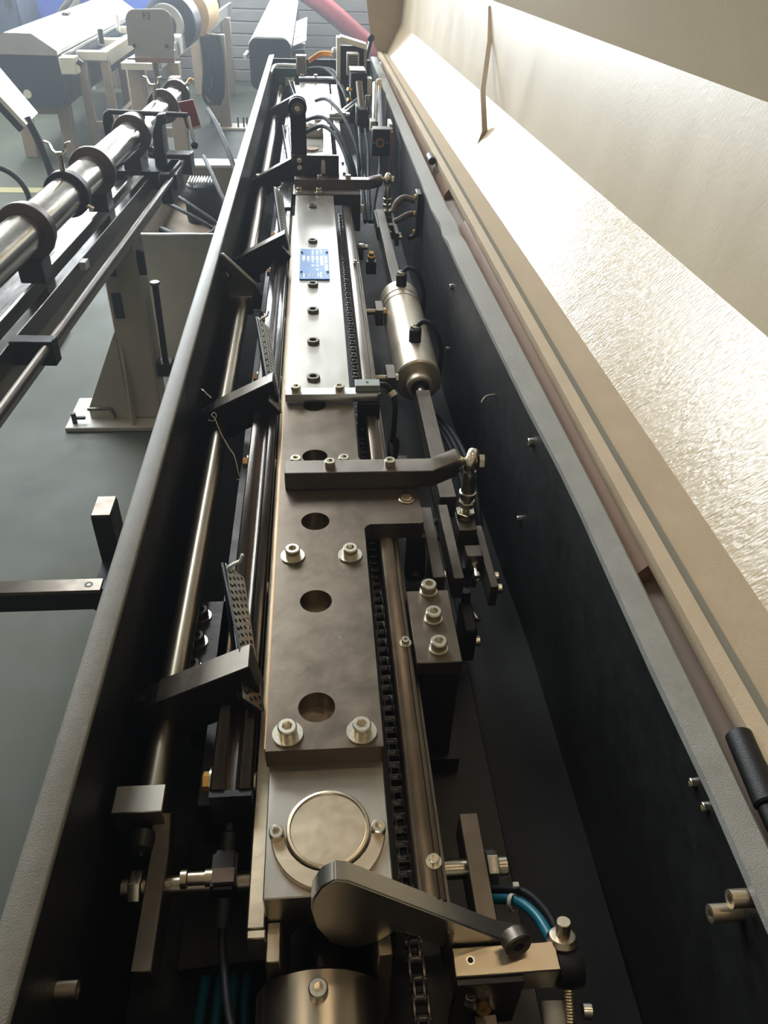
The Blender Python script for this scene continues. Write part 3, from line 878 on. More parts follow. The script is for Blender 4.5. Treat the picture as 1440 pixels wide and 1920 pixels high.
arm_mesh = None
def lift_arm(y, label, strip_len, holes, ribbed=False):
    t = thing('bar_lifter', label, 'lift arm', (-.1485, y, .889), group='lift arms on the left shaft')
    pts = [(-.180, .908), (-.153, .926), (-.063, .972), (-.0545, .918), (-.062, .914), (-.110, .890), (-.150, .866), (-.176, .872)]
    obj('arm', G().xz(pts, y - .014, y + .014), M['black'], t, bev=.0008)
    obj('arm_top', G().prism([(-.152, y - .0135, .9268), (-.152, y + .0135, .9268), (-.0640, y + .0135, .9718), (-.0640, y - .0135, .9718)], (-.0004, 0, .0008)), M['gun'], t)
    obj('set_screw', G().cyl((-.168, y, .916), (-.1688, y, .9175), .0028, n=12), M['gun'], t)
    # pad standing on the arm's end: side plate plus perforated or ribbed strip
    ya, ybk = y - .03, y + strip_len
    a0, a1 = Vector((-.0520, ya, .946)), Vector((-.079, ybk, .972))
    side = G().prism([(-.074, y + .008, .968), (-.1005, ybk, .976), (-.0995, ybk, .938), (-.074, y + .008, .915)], (.0022, .0004, 0))
    obj('pad_side', side, M['black'], t)
    d = (a1 - a0)
    n_ = int(d.length / .0085)
    wv = Vector((.0, 0, -.026))
    u = d.normalized()
    if ribbed:
        obj('pad', G().prism([a0, a1, a1 + Vector((0, 0, -.03)), a0 + Vector((0, 0, -.03))], (-.004, 0, 0)), M['dark'], t)
        for k in range(n_):
            p = a0 + d * ((k + .5) / n_)
            obj('rib', G().prism([p + u * -.0022, p + u * .0022, p + u * .0022 + Vector((0, 0, -.03)), p - u * .0022 + Vector((0, 0, -.03))], (.0022, 0, 0)), M['gun'], t)
    else:
        # three rows of slots in one perforated strip
        wdir = Vector((-.018, 0, .022)).normalized()
        nrm = u.cross(wdir).normalized()
        vs, gg = [], G()
        Lw = .027
        L = d.length
        ol = [(0, 0), (L, 0), (L, Lw), (0, Lw)]
        hs = []
        for r_ in range(4):
            for k in range(n_):
                s_ = (k + .5 + (.5 if r_ % 2 else 0)) * L / n_
                if s_ > L - .004:
                    continue
                hs.append((s_, .004 + r_ * .0064, .0022))
        gg.plate(ol, hs, -.0006, .0006, 8)
        Mx = Matrix(((u.x, wdir.x, nrm.x, a0.x), (u.y, wdir.y, nrm.y, a0.y - 0), (u.z, wdir.z, nrm.z, a0.z - .018), (0, 0, 0, 1)))
        obj('perforated_strip', gg.xf(Mx), M['alu'], t)
        obj('strip_backing', G().prism([a0 + Vector((-.012, 0, -.018)), a1 + Vector((-.012, 0, -.018)), a1 + Vector((-.022, 0, .002)), a0 + Vector((-.022, 0, .002))], (.003, 0, -.002)), M['black'], t)
        for k in range(0, n_, 2):
            p = a0 + d * ((k + .5) / n_) + Vector((-.0125, 0, .004))
            put('rivet', DOME, t, p, (-.3, 0, 1), .0017)
    obj('pad_cap', G().strip([a1 + Vector((-.017, 0, -.005)), a1 + Vector((-.009, .001, .001)), a1 + Vector((-.002, .002, .004)), a1 + Vector((.001, .003, .012))], .004, .003, (0, 1, 0)), M['offwhite'], t, bev=.0005)
    return t
lift_arm(.484, 'black lift arm with perforated strip, nearest of the arms on the left shaft', .125, True)
lift_arm(1.025, 'black lift arm with a curl of thin wire at its left end', .21, True)
lift_arm(1.69, 'black lift arm just beyond the triangular shaft bracket', .34, True)
lift_arm(2.34, 'dark lift arm with a ribbed grey pad, next to the upright lever', .42, True, True)
lift_arm(3.35, 'small dark lift arm farthest away on the left shaft', .3, True, True)
wr = obj('loose_wire', G().tube([(-.158, .985, .924), (-.150, .980, .926), (-.146, .985, .931), (-.149, .988, .935), (-.152, .982, .934), (-.147, .977, .930),
                                 (-.138, .958, .917), (-.126, .938, .906), (-.118, .925, .900), (-.112, .905, .884), (-.110, .90, .879), (-.115, .898, .878)], .0007, 6), M['tie'])
tag(wr, 'curl of thin pale wire on the second lift arm', 'wire')

# hose tee at the near end of the channel
te = thing('hose_tee', 'black tee fitting with brass nipple and thin hose at the end of the guide channel', 'fitting', (-.082, .345, .86))
obj('tee_body', G().box(-.093, -.072, .318, .352, .850, .880), M['dark'], te, bev=.003, seg=2)
obj('upper_nipple', G().lathe([(.006, 0), (.0072, .006), (.0072, .016), (.005, .018), (.005, .024)], (-.081, .351, .872), (.02, .9, .25), 16), M['black'], te)
obj('ferrule', G().lathe([(.0055, 0), (.0055, .007), (.0025, .008), (.0020, .022)], (-.079, .382, .878), (0, .35, .9), 16), M['steelwarm'], te)
obj('side_nipple', G().lathe([(.007, 0), (.007, .006), (.0055, .006), (.0055, .020), (.0075, .021), (.0075, .026)], (-.092, .331, .872), (-1, 0, 0), 18), M['steelwarm'], te)
obj('bronze_band', G().box(-.0915, -.0735, .322, .334, .8795, .8812), M['flange'], te)
obj('hose_socket', G().cyl((-.082, .318, .865), (-.083, .300, .853), .0078), M['black'], te)
obj('thin_hose', G().tube([(-.083, .302, .854), (-.083, .288, .846), (-.080, .27, .842), (-.074, .24, .85), (-.066, .215, .858), (-.057, .19, .86), (-.05, .15, .86)], .0034, 10), M['rubber'], te)
for i, x in enumerate((-.112, -.098, -.085, -.073)):
    h_ = obj('air_hose', G().tube([(x, .34, .715 + .004), (x - .002, .29, .722), (x - .004 + .002 * i, .24, .728), (x - .004, .18, .722), (x, .1, .715)], .0048, 10), M['teal'])
    tag(h_, ['teal air hose at the bottom left, leftmost of four', 'teal air hose at the bottom left, second from the left of four', 'teal air hose at the bottom left, third from the left of four',
             'teal air hose at the bottom left, nearest the beam of four'][i], 'hose', 'teal hoses under the near left end')

# ================================================================== NEAR RIGHT: lever, pivot block
ml = thing('rocker_lever', 'satin steel rocker lever with a rounded nose crossing the near end of the beam', 'lever', (.06, .27, .88))
prof = [(-.0085, .951), (-.007, .966), (-.001, .982), (.0085, .991), (.018, .988), (.133, .887), (.160, .872), (.163, .85), (.100, .868), (.069, .899), (.052, .909), (.042, .896), (.030, .888), (.018, .888), (.004, .898), (-.005, .922)]
obj('lever_body', G().xz(prof, .262, .277), M['steel'], ml, bev=.0012, seg=2)
obj('pivot_pin', G().lathe([(.0105, 0), (.0112, .001), (.0112, .010), (.0098, .0112), (.004, .0112), (.004, .004), (.001, .004)], (.144, .262, .892), (.25, -1, .25), 28), M['gun'], ml, sm=30)
pv = thing('pivot_block', 'machined steel block with a threaded hole at the bottom right', 'block', (.137, .25, .80))
obj('block', G().box(.0975, .1785, .2395, .2605, .848, .880), M['steelwarm'], pv, bev=.0008)
obj('lower_plate', G().box(.098, .150, .2345, .2395, .80, .8805 - .004), M['dark'], pv, bev=.0006)
obj('threaded_hole', G().ring((.1105, .2505, .880), (0, 0, 1), .0022, .0034, .0005, 16), M['zinc'], pv)
obj('hole_dark', G().cyl((.1105, .2505, .8795), (.1105, .2505, .8802), .0022, n=14), M['black'], pv)
obj('spring', G().tube([(.110 + .004 * math.cos(t * 1.2), .233 + .002 * math.sin(t * 1.2), .862 - t * .0008) for t in range(22)], .0008, 5, 2), M['gun'], pv)
obj('brass_plug', G().ring((.122, .2345, .838), (0, -1, .3), .0025, .0055, .005, 16), M['brass'], pv)
obj('lower_block', G().box(.116, .134, .215, .233, .80, .822), M['steelwarm'], pv, bev=.0006)
pe = thing('rod_end', 'black rod-end eye with a threaded rod at the bottom right corner of the pivot block', 'joint', (.19, .25, .86))
obj('eye_body', G().lathe([(.012, 0), (.0155, .001), (.0165, .005), (.0165, .016), (.0155, .020), (.010, .021)], (.1785, .2495, .862), (1, 0, 0), 32), M['black'], pe, sm=40)
obj('flange_washer', G().lathe([(.012, 0), (.0125, .002), (.010, .006), (.0058, .007)], (.186, .262, .874), (0, .45, .9), 24), M['steelwarm'], pe, sm=30)
obj('top_pin', G().cyl((.186, .264, .880), (.186, .269, .893), .0056, n=24), M['steelwarm'], pe, bev=.0006)
obj('threaded_rod', G().lathe([(.0042 + .0005 * (k % 2), .0011 * k) for k in range(64)], (.189, .240, .850), (-.01, -.55, -.5), 14), M['steelwarm'], pe, sm=20)
put('side_screw', SCREW, pe, (.197, .223, .845), (1, -.1, 0), .0058)
obj('grey_sleeve', G().tube([(.178, .235, .835), (.176, .215, .828), (.165, .198, .82), (.150, .195, .815)], .009, 14), M['offwhite'], pe)
hs = obj('air_hose', G().tube([(.130, .335, .80), (.150, .328, .812), (.168, .318, .826), (.180, .298, .838), (.186, .275, .845), (.187, .262, .850)], .0046, 12), M['teal'])
tag(hs, 'bright teal hose arching into the rod end at the bottom right', 'hose')
hs = obj('air_hose', G().tube([(.128, .312, .79), (.143, .300, .79), (.152, .285, .78), (.158, .26, .76)], .0046, 12), M['teal'])
tag(hs, 'short teal hose behind the right stop plate', 'hose')
hs = obj('signal_cable', G().tube([(.135, .34, .803), (.155, .333, .818), (.176, .322, .832), (.188, .30, .842), (.192, .278, .848), (.191, .268, .852)], .0036, 10), M['rubber'])
tag(hs, 'thin black cable tied beside the bright teal hose', 'cable')
ct = obj('cable_tie', G().ring((.1635, .3185, .8235), (1, -.6, .7), .0062, .0072, .0035, 16).box(.166, .171, .326, .330, .832, .836), M['tie'])
tag(ct, 'pale cable tie around the bright teal hose', 'cable tie')

# ================================================================== AIR CYLINDER
ac = thing('air_cylinder', 'large champagne aluminium air cylinder with two black fittings, right of the guide bar', 'cylinder', (.178, 1.4, .865))
obj('barrel', G().lathe([(.020, 0), (.038, .0), (.041, .003), (.041, .30), (.0395, .301), (.0395, .305), (.041, .306), (.041, .325), (.0395, .326), (.0395, .330), (.041, .331), (.041, .375), (.036, .38), (.001, .38)],
    (.179, 1.215, .862), (0, 1, 0), 56), M['cylalu'], ac, sm=30)
obj('neck', G().lathe([(.016, 0), (.021, 0), (.0235, .002), (.0235, .028)], (.179, 1.188, .862), (0, 1, 0), 40), M['cylalu'], ac, sm=30)
obj('gland', G().lathe([(.008, 0), (.0165, .001), (.0165, .01)], (.179, 1.187, .862), (0, 1, 0), 32), M['black'], ac)
obj('piston_rod', G().cyl((.179, 1.16, .862), (.179, 1.2, .862), .008), M['zinc'], ac)
for y, sx in ((1.565, 1), (1.295, 1)):
    f = obj('port_fitting', G().cyl((.179, y, .898), (.179, y, .926), .0112, n=20), M['black'], ac, bev=.001)
    obj('fitting_collar', G().lathe([(.0095, 0), (.0095, .004), (.0085, .006), (.0055, .006), (.0055, .003), (.001, .003)], (.179, y, .926), (0, 0, 1), 6), M['zinc'], f)
    obj('fitting_hose', G().tube([(.182, y, .930), (.192, y + .002, .938), (.207, y - .005, .935), (.219, y - .015, .915), (.226, y - .02, .88), (.222, y - .03, .82)], .0045, 10), M['hosedark'], f)
obj('label_sticker', G().lathe([(.0412, 0), (.0412, .05)], (.179, 1.30, .862), (0, 1, 0), 56), M['cylalu'], ac)
for nm, ya, yb_, xo in (('flat steel bar driven by the near end of the air cylinder', .855, 1.165, 0), ('flat steel bar behind the far end of the air cylinder', 1.60, 2.14, 0)):
    b_ = obj('drive_bar', G().box(.168, .192, ya, yb_, .835, .872) if ya < 1 else G().box(.164, .186, ya, yb_, .855, .892), M['gun'], None, bev=.0008)
    tag(b_, nm, 'bar', 'flat drive bars of the air cylinder')
# studs and side blocks between guide bar and cylinder
for y, k in ((1.19, 0), (1.475, 1)):
    t = thing('stud_block', ['grey steel block on a short stud beside the cylinder near end', 'grey steel block on a short stud beside the cylinder far end'][k], 'block', (.125, y, .88), group='stud blocks beside the cylinder')
    obj('stud', G().cyl((.096, y, .882), (.125, y, .882), .0055), M['shaft'], t)
    obj('block', G().box(.119, .134, y - .02, y + .03, .86, .893), M['gun'], t, bev=.0008)
    put('hex_bolt', HEXB if k else HEXZ, t, (.134, y + .0, .882), (1, 0, 0), .008)
# dark cables beside the chain under the crossbar
for i, (pts, r) in enumerate(((((.115, 1.02, .78), (.12, .96, .84), (.118, .92, .86), (.112, .87, .85), (.114, .83, .80)), .006),
                             (((.128, 1.1, .77), (.124, 1.03, .85), (.112, .99, .88), (.108, .93, .86), (.110, .86, .79)), .005),
                             (((.160, .92, .79), (.140, .86, .80), (.128, .80, .79)), .005))):
    o = obj('signal_cable', G().tube(pts, r, 10), M['rubber'])
    tag(o, ['black cable below the sensor, nearest the chain', 'black cable looping under the sensor crossbar', 'black cable crossing the pale bracket under the drive bar'][i], 'cable', 'cables under the sensor')
o = thing('floor_bracket', 'pale grey bent bracket under the drive bar, seen below the cylinder', 'bracket', (.15, .95, .75))
obj('bracket_plate', G().prism([(.135, 1.10, .775), (.150, 1.10, .775), (.150, .93, .775), (.158, .90, .775), (.158, .80, .775), (.125, .80, .775), (.132, .90, .775)], (0, 0, .006)), M['greypaint'], o)
obj('bracket_leg', G().box(.135, .15, .98, 1.0, .75, .775), M['greypaint'], o)
for i, dx in enumerate((0, .009, .018)):
    o = obj('air_hose', G().tube([(.196 + dx, 1.2, .80), (.206 + dx, 1.08, .835), (.213 + dx, .98, .845), (.216 + dx, .90, .83), (.214 + dx, .84, .79), (.20 + dx, .8, .75)], .0042, 10), M['hosedark'])
    tag(o, ['dark green hose right of the drive bar, closest to it', 'dark green hose right of the drive bar, middle of three', 'dark green hose right of the drive bar, outermost'][i], 'hose', 'dark hoses right of the drive bar')
for i, (y, z) in enumerate(((.78, .86), (.76, .845))):
    o = obj('air_hose', G().tube([(.128, y - .03, z - .02), (.142, y, z), (.156, y + .03, z + .003), (.17, y + .06, z - .02)], .0035, 10), M['hosedark'])
    tag(o, ['thin dark hose between plate lobe and linkage, upper', 'thin dark hose between plate lobe and linkage, lower'][i], 'hose', 'thin hoses by the lobe')

# ================================================================== FAR END OF THE TROUGH
ul = thing('upright_lever', 'dark upright lever with a round bolted head behind the bright plate', 'lever', (-.037, 2.16, .95))
hd = [(-.057, .975), (-.017, .975), (-.017, 1.132)] + [(-.037 + .0225 * math.cos(a), 1.135 + .0225 * math.sin(a)) for a in [math.pi * k / 12 for k in range(13)]] + [(-.057, 1.132)]
obj('lever_plate', G().xz(hd, 2.165, 2.185), M['dark'], ul, bev=.001)
obj('head_ring', G().lathe([(.0235, 0), (.0235, .016), (.020, .018), (.001, .018)], (-.037, 2.165, 1.132), (0, -1, 0), 32), M['black'], ul)
obj('head_washer', G().ring((-.037, 2.147, 1.132), (0, -1, 0), .004, .0145, .003), M['gun'], ul)
screw(ul, (-.037, 2.144, 1.132), (0, -1, 0), .0062)
fp = thing('slotted_plate', 'dark upright plate with two bolts and a slot at the foot of the upright lever', 'plate', (.01, 2.15, .95))
obj('plate', G().box(-.054, .066, 2.150, 2.164, .951, 1.022), M['dark'], fp, bev=.0008)
for z in (1.010, .992):
    screw(fp, (-.037, 2.150, z), (0, -1, 0), .0052, washer=.0065)
obj('slot_rim', G().xz([(.018, .978), (.030, .978), (.030, 1.006), (.026, 1.014), (.020, 1.010)], 2.1485, 2.1505), M['alu'], fp)
fl = thing('foot_plate', 'dark browned foot plate under the far clamp lever', 'plate', (.03, 2.1, .93))
obj('plate', G().box(-.054, .118, 2.062, 2.148, .9505, .952), M['gun'], fl)
obj('front_face', G().box(-.054, .118, 2.052, 2.062, .925, .952), M['dark'], fl, bev=.0006)
for x in (-.038, .012):
    screw(fl, (x, 2.075, .952), r=.007, washer=.011)
obj('hanging_lug', G().box(.083, .118, 2.054, 2.07, .86, .925), M['dark'], fl)
obj('amber_plug', G().box(.119, .127, 2.05, 2.064, .906, .926), M['tie'], fl, bev=.001)
# bright far plates
b1 = thing('far_cover_plate', 'bright cover plate with a square opening behind the upright lever', 'plate', (0, 2.6, .93))
obj('plate', G().plate([(-.047, 2.28), (.055, 2.28), (.055, 2.95), (-.047, 2.95)], [], .93, .95), M['steel'], b1)
obj('side_bar', G().box(.030, .046, 2.42, 2.95, .9502, .966), M['steel'], b1, bev=.001)
obj('notched_block', G().xz([(-.03, .9502), (.03, .9502), (.03, .985), (.014, .972), (.004, .985), (-.03, .985)], 2.70, 2.80), M['steel'], b1, bev=.001)
obj('opening', G().box(-.022, .028, 2.515, 2.69, .9502, .9512), M['rib_shade_grey'], b1)
obj('round_core', G().cyl((-.008, 2.54, .9513), (-.008, 2.54, .955), .022), M['browncast'], b1)
for x in (-.025, .04):
    screw(b1, (x, 2.47, .9502), r=.005)
b2 = thing('far_cover_plate', 'bright cover plate at the far end below the grey sensor box', 'plate', (0, 3.4, .93))
obj('plate', G().plate([(-.055, 3.02), (.065, 3.02), (.068, 3.78), (-.058, 3.78)], [], .93, .95), M['steel'], b2)
obj('side_bar', G().box(.075, .105, 3.10, 3.70, .935, .955), M['steel'], b2, bev=.001)
obj('end_strip', G().box(-.06, .125, 3.80, 3.83, .945, .965), M['alu'], b2, bev=.001)
obj('end_face', G().box(-.06, .125, 3.785, 3.80, .915, .962), M['dark'], b2)
for x in (-.045, .012):
    screw(b2, (x, 3.815, .965), r=.008)
b3 = thing('cross_strip', 'bright cross strip over the hoses between the two far plates', 'bar', (.04, 2.98, .95))
obj('strip', G().box(-.03, .10, 2.965, 2.995, .952, .962), M['alu'], b3, bev=.001)
obj('pointed_lug', G().xy([(.055, 2.975), (.10, 2.975), (.128, 2.99), (.128, 3.01), (.10, 3.03), (.055, 3.03)], .962, .972), M['alu'], b3, bev=.001)
screw(b3, (.012, 2.98, .962), r=.006)
b4 = thing('slotted_link', 'bright slotted link bar slanting towards the valve blocks', 'link', (.16, 3.15, .96))
u0, u1 = Vector((.105, 3.02, .97)), Vector((.205, 3.30, .985))
dn = Vector((1, -.36, 0)).normalized() * .008
for s_ in (-1, 1):
    obj('link_rail', G().prism([u0 + dn * s_ * 1.5, u1 + dn * s_ * 1.5, u1 + dn * s_ * .6, u0 + dn * s_ * .6], (0, 0, .005)), M['alu'], b4)
obj('link_foot', G().box(.075, .115, 2.98, 3.05, .962, .975), M['alu'], b4, bev=.001)
obj('link_head', G().box(.195, .22, 3.29, 3.31, .97, .99), M['alu'], b4, bev=.001)
# hoses at the far end
FH = [((-.03, 2.75, .99), (.03, 2.68, 1.015), (.08, 2.55, .99), (.115, 2.45, .93), (.13, 2.4, .86)),
      ((-.03, 2.62, .98), (.03, 2.6, 1.005), (.075, 2.5, .985), (.105, 2.38, .93), (.118, 2.32, .86)),
      ((.01, 3.05, 1.0), (.05, 2.95, 1.02), (.10, 2.75, 1.0), (.135, 2.6, .94), (.14, 2.5, .86)),
      ((-.02, 3.9, .985), (.05, 3.8, 1.0), (.10, 3.6, .985), (.13, 3.4, .95), (.135, 3.3, .88)),
      ((.02, 3.95, .98), (.08, 3.85, .99), (.115, 3.7, .97), (.14, 3.5, .93), (.14, 3.4, .88)),
      ((.16, 2.98, .93), (.155, 2.8, .92), (.148, 2.6, .90), (.145, 2.4, .87), (.14, 2.2, .84)),
      ((.18, 2.95, .93), (.178, 2.75, .91), (.168, 2.55, .89), (.158, 2.35, .87), (.152, 2.2, .84)),
      ((.21, 2.62, .92), (.20, 2.5, .90), (.185, 2.4, .88), (.17, 2.3, .86), (.16, 2.2, .84))]
FL = ['dark hose arching from the upright lever, outer one', 'dark hose arching from the upright lever, inner one', 'dark hose crossing the cross strip',
      'dark hose arching below the grey sensor box, upper one', 'dark hose arching below the grey sensor box, lower one',
      'dark hose hanging below the flat black valve', 'dark hose hanging below the flat black valve, wall side', 'dark hose below the block with a brass ring']
for i, p in enumerate(FH):
    o = obj('air_hose', G().tube(p, .006, 10), M['hosedark'])
    tag(o, FL[i], 'hose', 'dark hoses at the far end')
# valves, solenoids, connection box
def valve(name, label, x0, x1, y0, y1, z0, z1, m, extras):
    t = thing(name, label, 'valve', ((x0 + x1) / 2, (y0 + y1) / 2, z0), group='valves at the far end')
    obj('body', G().box(x0, x1, y0, y1, z0, z1), m, t, bev=.003)
    extras(t)
    return t
def ex1(t):
    obj('edge_strip', G().box(.150, .156, 2.99, 3.05, .93, .995), M['alu'], t)
    for k in range(2):
        obj('nipple', G().cyl((.185 + .01 * k, 2.99, .985 + .01 * k), (.185 + .01 * k, 2.985, 1.03), .004), M['steelwarm'], t)
valve('flat_valve', 'flat black valve hanging in front of the hoses', .157, .193, 2.99, 3.05, .91, .985, M['black'], ex1)
def ex2(t):
    obj('lid', G().box(.140, .198, 3.29, 3.40, 1.058, 1.064), M['gun'], t)
    obj('clip', G().box(.205, .222, 3.27, 3.33, .985, 1.04), M['offwhite'], t)
    for k in range(3):
        obj('nipple', G().cyl((.145, 3.28, .93 + .035 * k), (.13, 3.27, .935 + .035 * k), .006), M['brass'], t)
valve('solenoid_valve', 'black solenoid block below the connection box', .142, .205, 3.28, 3.42, .965, 1.058, M['black'], ex2)
def ex3(t):
    obj('stem', G().cyl((.175, 3.05, .96), (.165, 3.12, 1.05), .012), M['gun'], t)
    obj('stem', G().cyl((.21, 2.95, .95), (.222, 3.1, 1.05), .009), M['alu'], t)
    obj('stem', G().cyl((.226, 2.95, .95), (.236, 3.1, 1.045), .007), M['steelwarm'], t)
    obj('cap', G().lathe([(.008, 0), (.012, .004), (.012, .02), (.006, .026)], (.236, 3.1, 1.04), (0, .5, 1), 16), M['tie'], t)
    obj('knuckle', G().box(.195, .215, 2.90, 2.96, .93, .965), M['offwhite'], t, bev=.002)
valve('stem_valve', 'cluster valve with bright metal stems by the right wall', .19, .24, 3.0, 3.1, .93, .95, M['dark'], ex3)
def ex4(t):
    obj('brass_ring', G().ring((.205, 2.579, .965), (0, -1, 0), .008, .014, .004), M['orange'], t)
    obj('brown_post', G().box(.236, .243, 2.56, 2.58, .86, 1.0), M['browncast'], t)
    obj('top_edge', G().box(.182, .243, 2.575, 2.62, 1.0, 1.004), M['gun'], t)
    obj('white_foot', G().box(.236, .246, 2.62, 2.70, .985, 1.01), M['offwhite'], t)
    for (x, z) in ((.186, .965), (.228, .965)):
        screw(t, (x, 2.58, z), (0, -1, 0), .003)
valve('ring_block', 'square black block with a brass ring near the right wall', .180, .236, 2.58, 2.62, .925, 1.0, M['black'], ex4)
def ex5(t):
    obj('back_tube', G().cyl((.228, 2.75, .94), (.238, 3.0, 1.03), .016), M['black'], t)
valve('black_actuator', 'round black actuator leaning behind the block with the brass ring', .215, .24, 2.70, 2.78, .92, .97, M['black'], ex5)
cbx = thing('connection_box', 'open white connection box with a grey terminal strip at the far right corner', 'electrical box', (.17, 3.75, .96))
obj('left_side', G().box(.100, .116, 3.66, 3.74, .955, 1.13), M['white'], cbx, bev=.002)
obj('top_side', G().prism([(.116, 3.66, 1.115), (.225, 3.66, 1.088), (.225, 3.66, 1.108), (.116, 3.66, 1.135)], (0, .08, 0)), M['white'], cbx, bev=.002)
obj('back_panel', G().box(.116, .225, 3.73, 3.74, .955, 1.095), M['dark'], cbx)
obj('right_side', G().box(.214, .225, 3.68, 3.74, .98, 1.09), M['greyplate'], cbx)
tm = obj('terminal_strip', G().box(.140, .190, 3.62, 3.70, 1.0, 1.08), M['offwhite'], cbx, bev=.002)
for k in range(7):
    obj('terminal_slot', G().box(.148, .185, 3.612, 3.62, 1.012 + .0095 * k, 1.016 + .0095 * k), M['navy'], tm)
obj('lower_terminal', G().box(.150, .205, 3.60, 3.66, .955, .998), M['black'], cbx, bev=.002)
obj('cable_gland', G().lathe([(.02, 0), (.02, .012), (.012, .02)], (.100, 3.72, 1.07), (-1, 0, 0), 20), M['greyplate'], cbx)
gs = thing('grey_sensor_box', 'small grey ribbed box on the far crosspiece, next to the orange wires', 'sensor', (-.045, 3.95, .95))
obj('body', G().box(-.072, -.028, 3.93, 3.96, .955, 1.025), M['greypaint'], gs, bev=.002)
for k in range(4):
    obj('rib', G().box(-.066 + k * .009, -.062 + k * .009, 3.926, 3.93, .96, 1.02), M['rib_shade_grey'], gs)
obj('cap', G().box(-.072, -.028, 3.925, 3.965, 1.025, 1.031), M['alu'], gs)
for i in range(3):
    o = obj('orange_wire', G().tube([(-.015, 3.92, 1.005 + .006 * i), (.03, 3.92, 1.03 + .007 * i), (.07, 3.9, 1.038 + .006 * i), (.113, 3.86, 1.035 + .005 * i)], .0045, 8), M['orangewire'])
    tag(o, ['lowest orange wire entering the connection box', 'middle orange wire entering the connection box', 'topmost orange wire entering the connection box'][i], 'wire', 'orange wires at the far end')
bp = thing('bent_handle', 'white bent tube handle across the far left corner of the trough', 'handle', (-.13, 4.0, .97))
obj('tube', G().tube([(-.183, 3.82, .975), (-.178, 3.88, .982), (-.165, 3.95, .986), (-.13, 3.97, .986), (-.075, 3.97, .986)], .008, 10), M['white'], bp)
obj('green_board', G().box(-.165, -.075, 3.975, 3.98, .92, .975), M['pcb'], bp)
obj('white_label', G().box(-.125, -.085, 3.97, 3.9748, .905, .94), M['offwhite'], bp)
kn = thing('knob_lever', 'black ball-knob lever at the far right end of the rim', 'lever', (.24, 4.05, 1.0))
obj('stem', G().cyl((.232, 4.02, .98), (.262, 4.06, 1.078), .006), M['alu'], kn)
obj('grip', G().cyl((.244, 4.03, 1.01), (.264, 4.05, 1.075), .008), M['black'], kn)
obj('knob', G().lathe([(.001, -.017), (.010, -.014), (.0165, -.005), (.0165, .005), (.010, .014), (.001, .017)], (.266, 4.06, 1.09), (0, 0, 1), 20), M['black'], kn, sm=60)
cf = thing('wall_fitting', 'dark pipe fitting with two brown conduits on the right wall beside the far ball joint', 'fitting', (.24, 2.0, .9))
obj('fitting_bar', G().box(.250, .262, 1.94, 1.99, .88, .985), M['dark'], cf, bev=.002)
obj('conduit', G().tube([(.198, 2.0, .925), (.208, 2.01, .945), (.228, 2.02, .954), (.258, 2.01, .95)], .0085, 12), M['tubebrown'], cf)
obj('conduit', G().tube([(.200, 1.98, .908), (.215, 1.98, .915), (.235, 1.985, .924), (.258, 1.985, .926)], .007, 12), M['tubebrown'], cf)
for z in (.975, .935, .89):
    put('hex_fitting', HEXB, cf, (.250, 1.955, z), (-1, 0, 0), .006)
obj('short_pipe', G().cyl((.235, 1.93, .882), (.25, 1.95, .882), .006), M['dark'], cf)
# a few small fittings right of the far guide bar
for i, (x, y, z, m) in enumerate(((.118, 2.30, .90, M['tie']), (.135, 1.86, .85, M['brass']), (.105, 1.90, .87, M['alu']))):
    t = thing('push_fitting', ['amber push fitting beside the far guide bar', 'brass stacked fitting between guide bar and drive bar', 'bright flared fitting against the guide bar'][i], 'fitting', (x, y, z), group='push fittings by the far guide bar')
    obj('body', G().lathe([(.007, 0), (.009, .004), (.009, .014), (.006, .016), (.006, .024)], (x, y, z), (0, -.3, 1) if i < 2 else (1, 0, 0), 14), m, t)
    obj('base', G().box(x - .012, x + .012, y - .01, y + .012, z - .03, z), M['dark'], t)

# ================================================================== SECOND FEEDER (left, with the steel tube)
F2 = (-.70, 1.6, 0)
RZ = -.056
tb2 = thing('spindle_tube', 'long polished steel tube with brown flanges on the feeder at left', 'tube', F2, RZ, local=True)
obj('tube', G().cyl((0, -2.2, .9), (0, 1.36, .9), .046, n=48), M['spindle'], tb2, sm=60)
obj('rear_tube', G().cyl((0, 1.36, .9), (0, 2.14, .9), .038, n=48), M['spindle'], tb2, sm=60)
def fl_(y, r, w, m=M['flange'], nm='flange'):
    return obj(nm, G().lathe([(.040, 0), (r - .002, 0), (r, .002), (r, w - .002), (r - .002, w), (.040, w)], (0, y, .9), (0, 1, 0), 48), m, tb2, sm=30)
for y in (.30, .86):
    fl_(y, .068, .014)
    fl_(y + .018, .063, .02)
fl_(1.34, .066, .02); fl_(1.362, .064, .045, M['steel'], 'steel_collar')
fl_(1.86, .062, .02); fl_(1.883, .056, .012, M['flange'])
fl_(2.12, .058, .028)
cl = fl_(.615, .060, .03, M['black'], 'clamp_ring')
for (y, dx, dz, n_) in ((.63, 0, .060, 'wing_screw'), (1.75, .0, .052, 'wing_screw')):
    w = obj(n_, G().cyl((dx, y, .9 + dz - .01), (dx, y, .9 + dz + .045), .007, n=14), M['zinc'], tb2)
    for s_ in (-1, 1):
        obj('wing', G().strip([(dx, y, .9 + dz + .035), (dx + s_ * .016, y, .9 + dz + .048), (dx + s_ * .022, y, .9 + dz + .066), (dx + s_ * .034, y, .9 + dz + .070)], .012, .004, (0, 1, 0)), M['zinc'], w)
for (y, a) in ((.62, -.5), (.63, 3.6), (1.88, -.3), (2.13, .7)):
    obj('lug_bolt', G().cyl((.055 * math.cos(a), y, .9 + .055 * math.sin(a)), (.075 * math.cos(a), y, .9 + .075 * math.sin(a)), .006, n=12), M['zinc'], tb2)
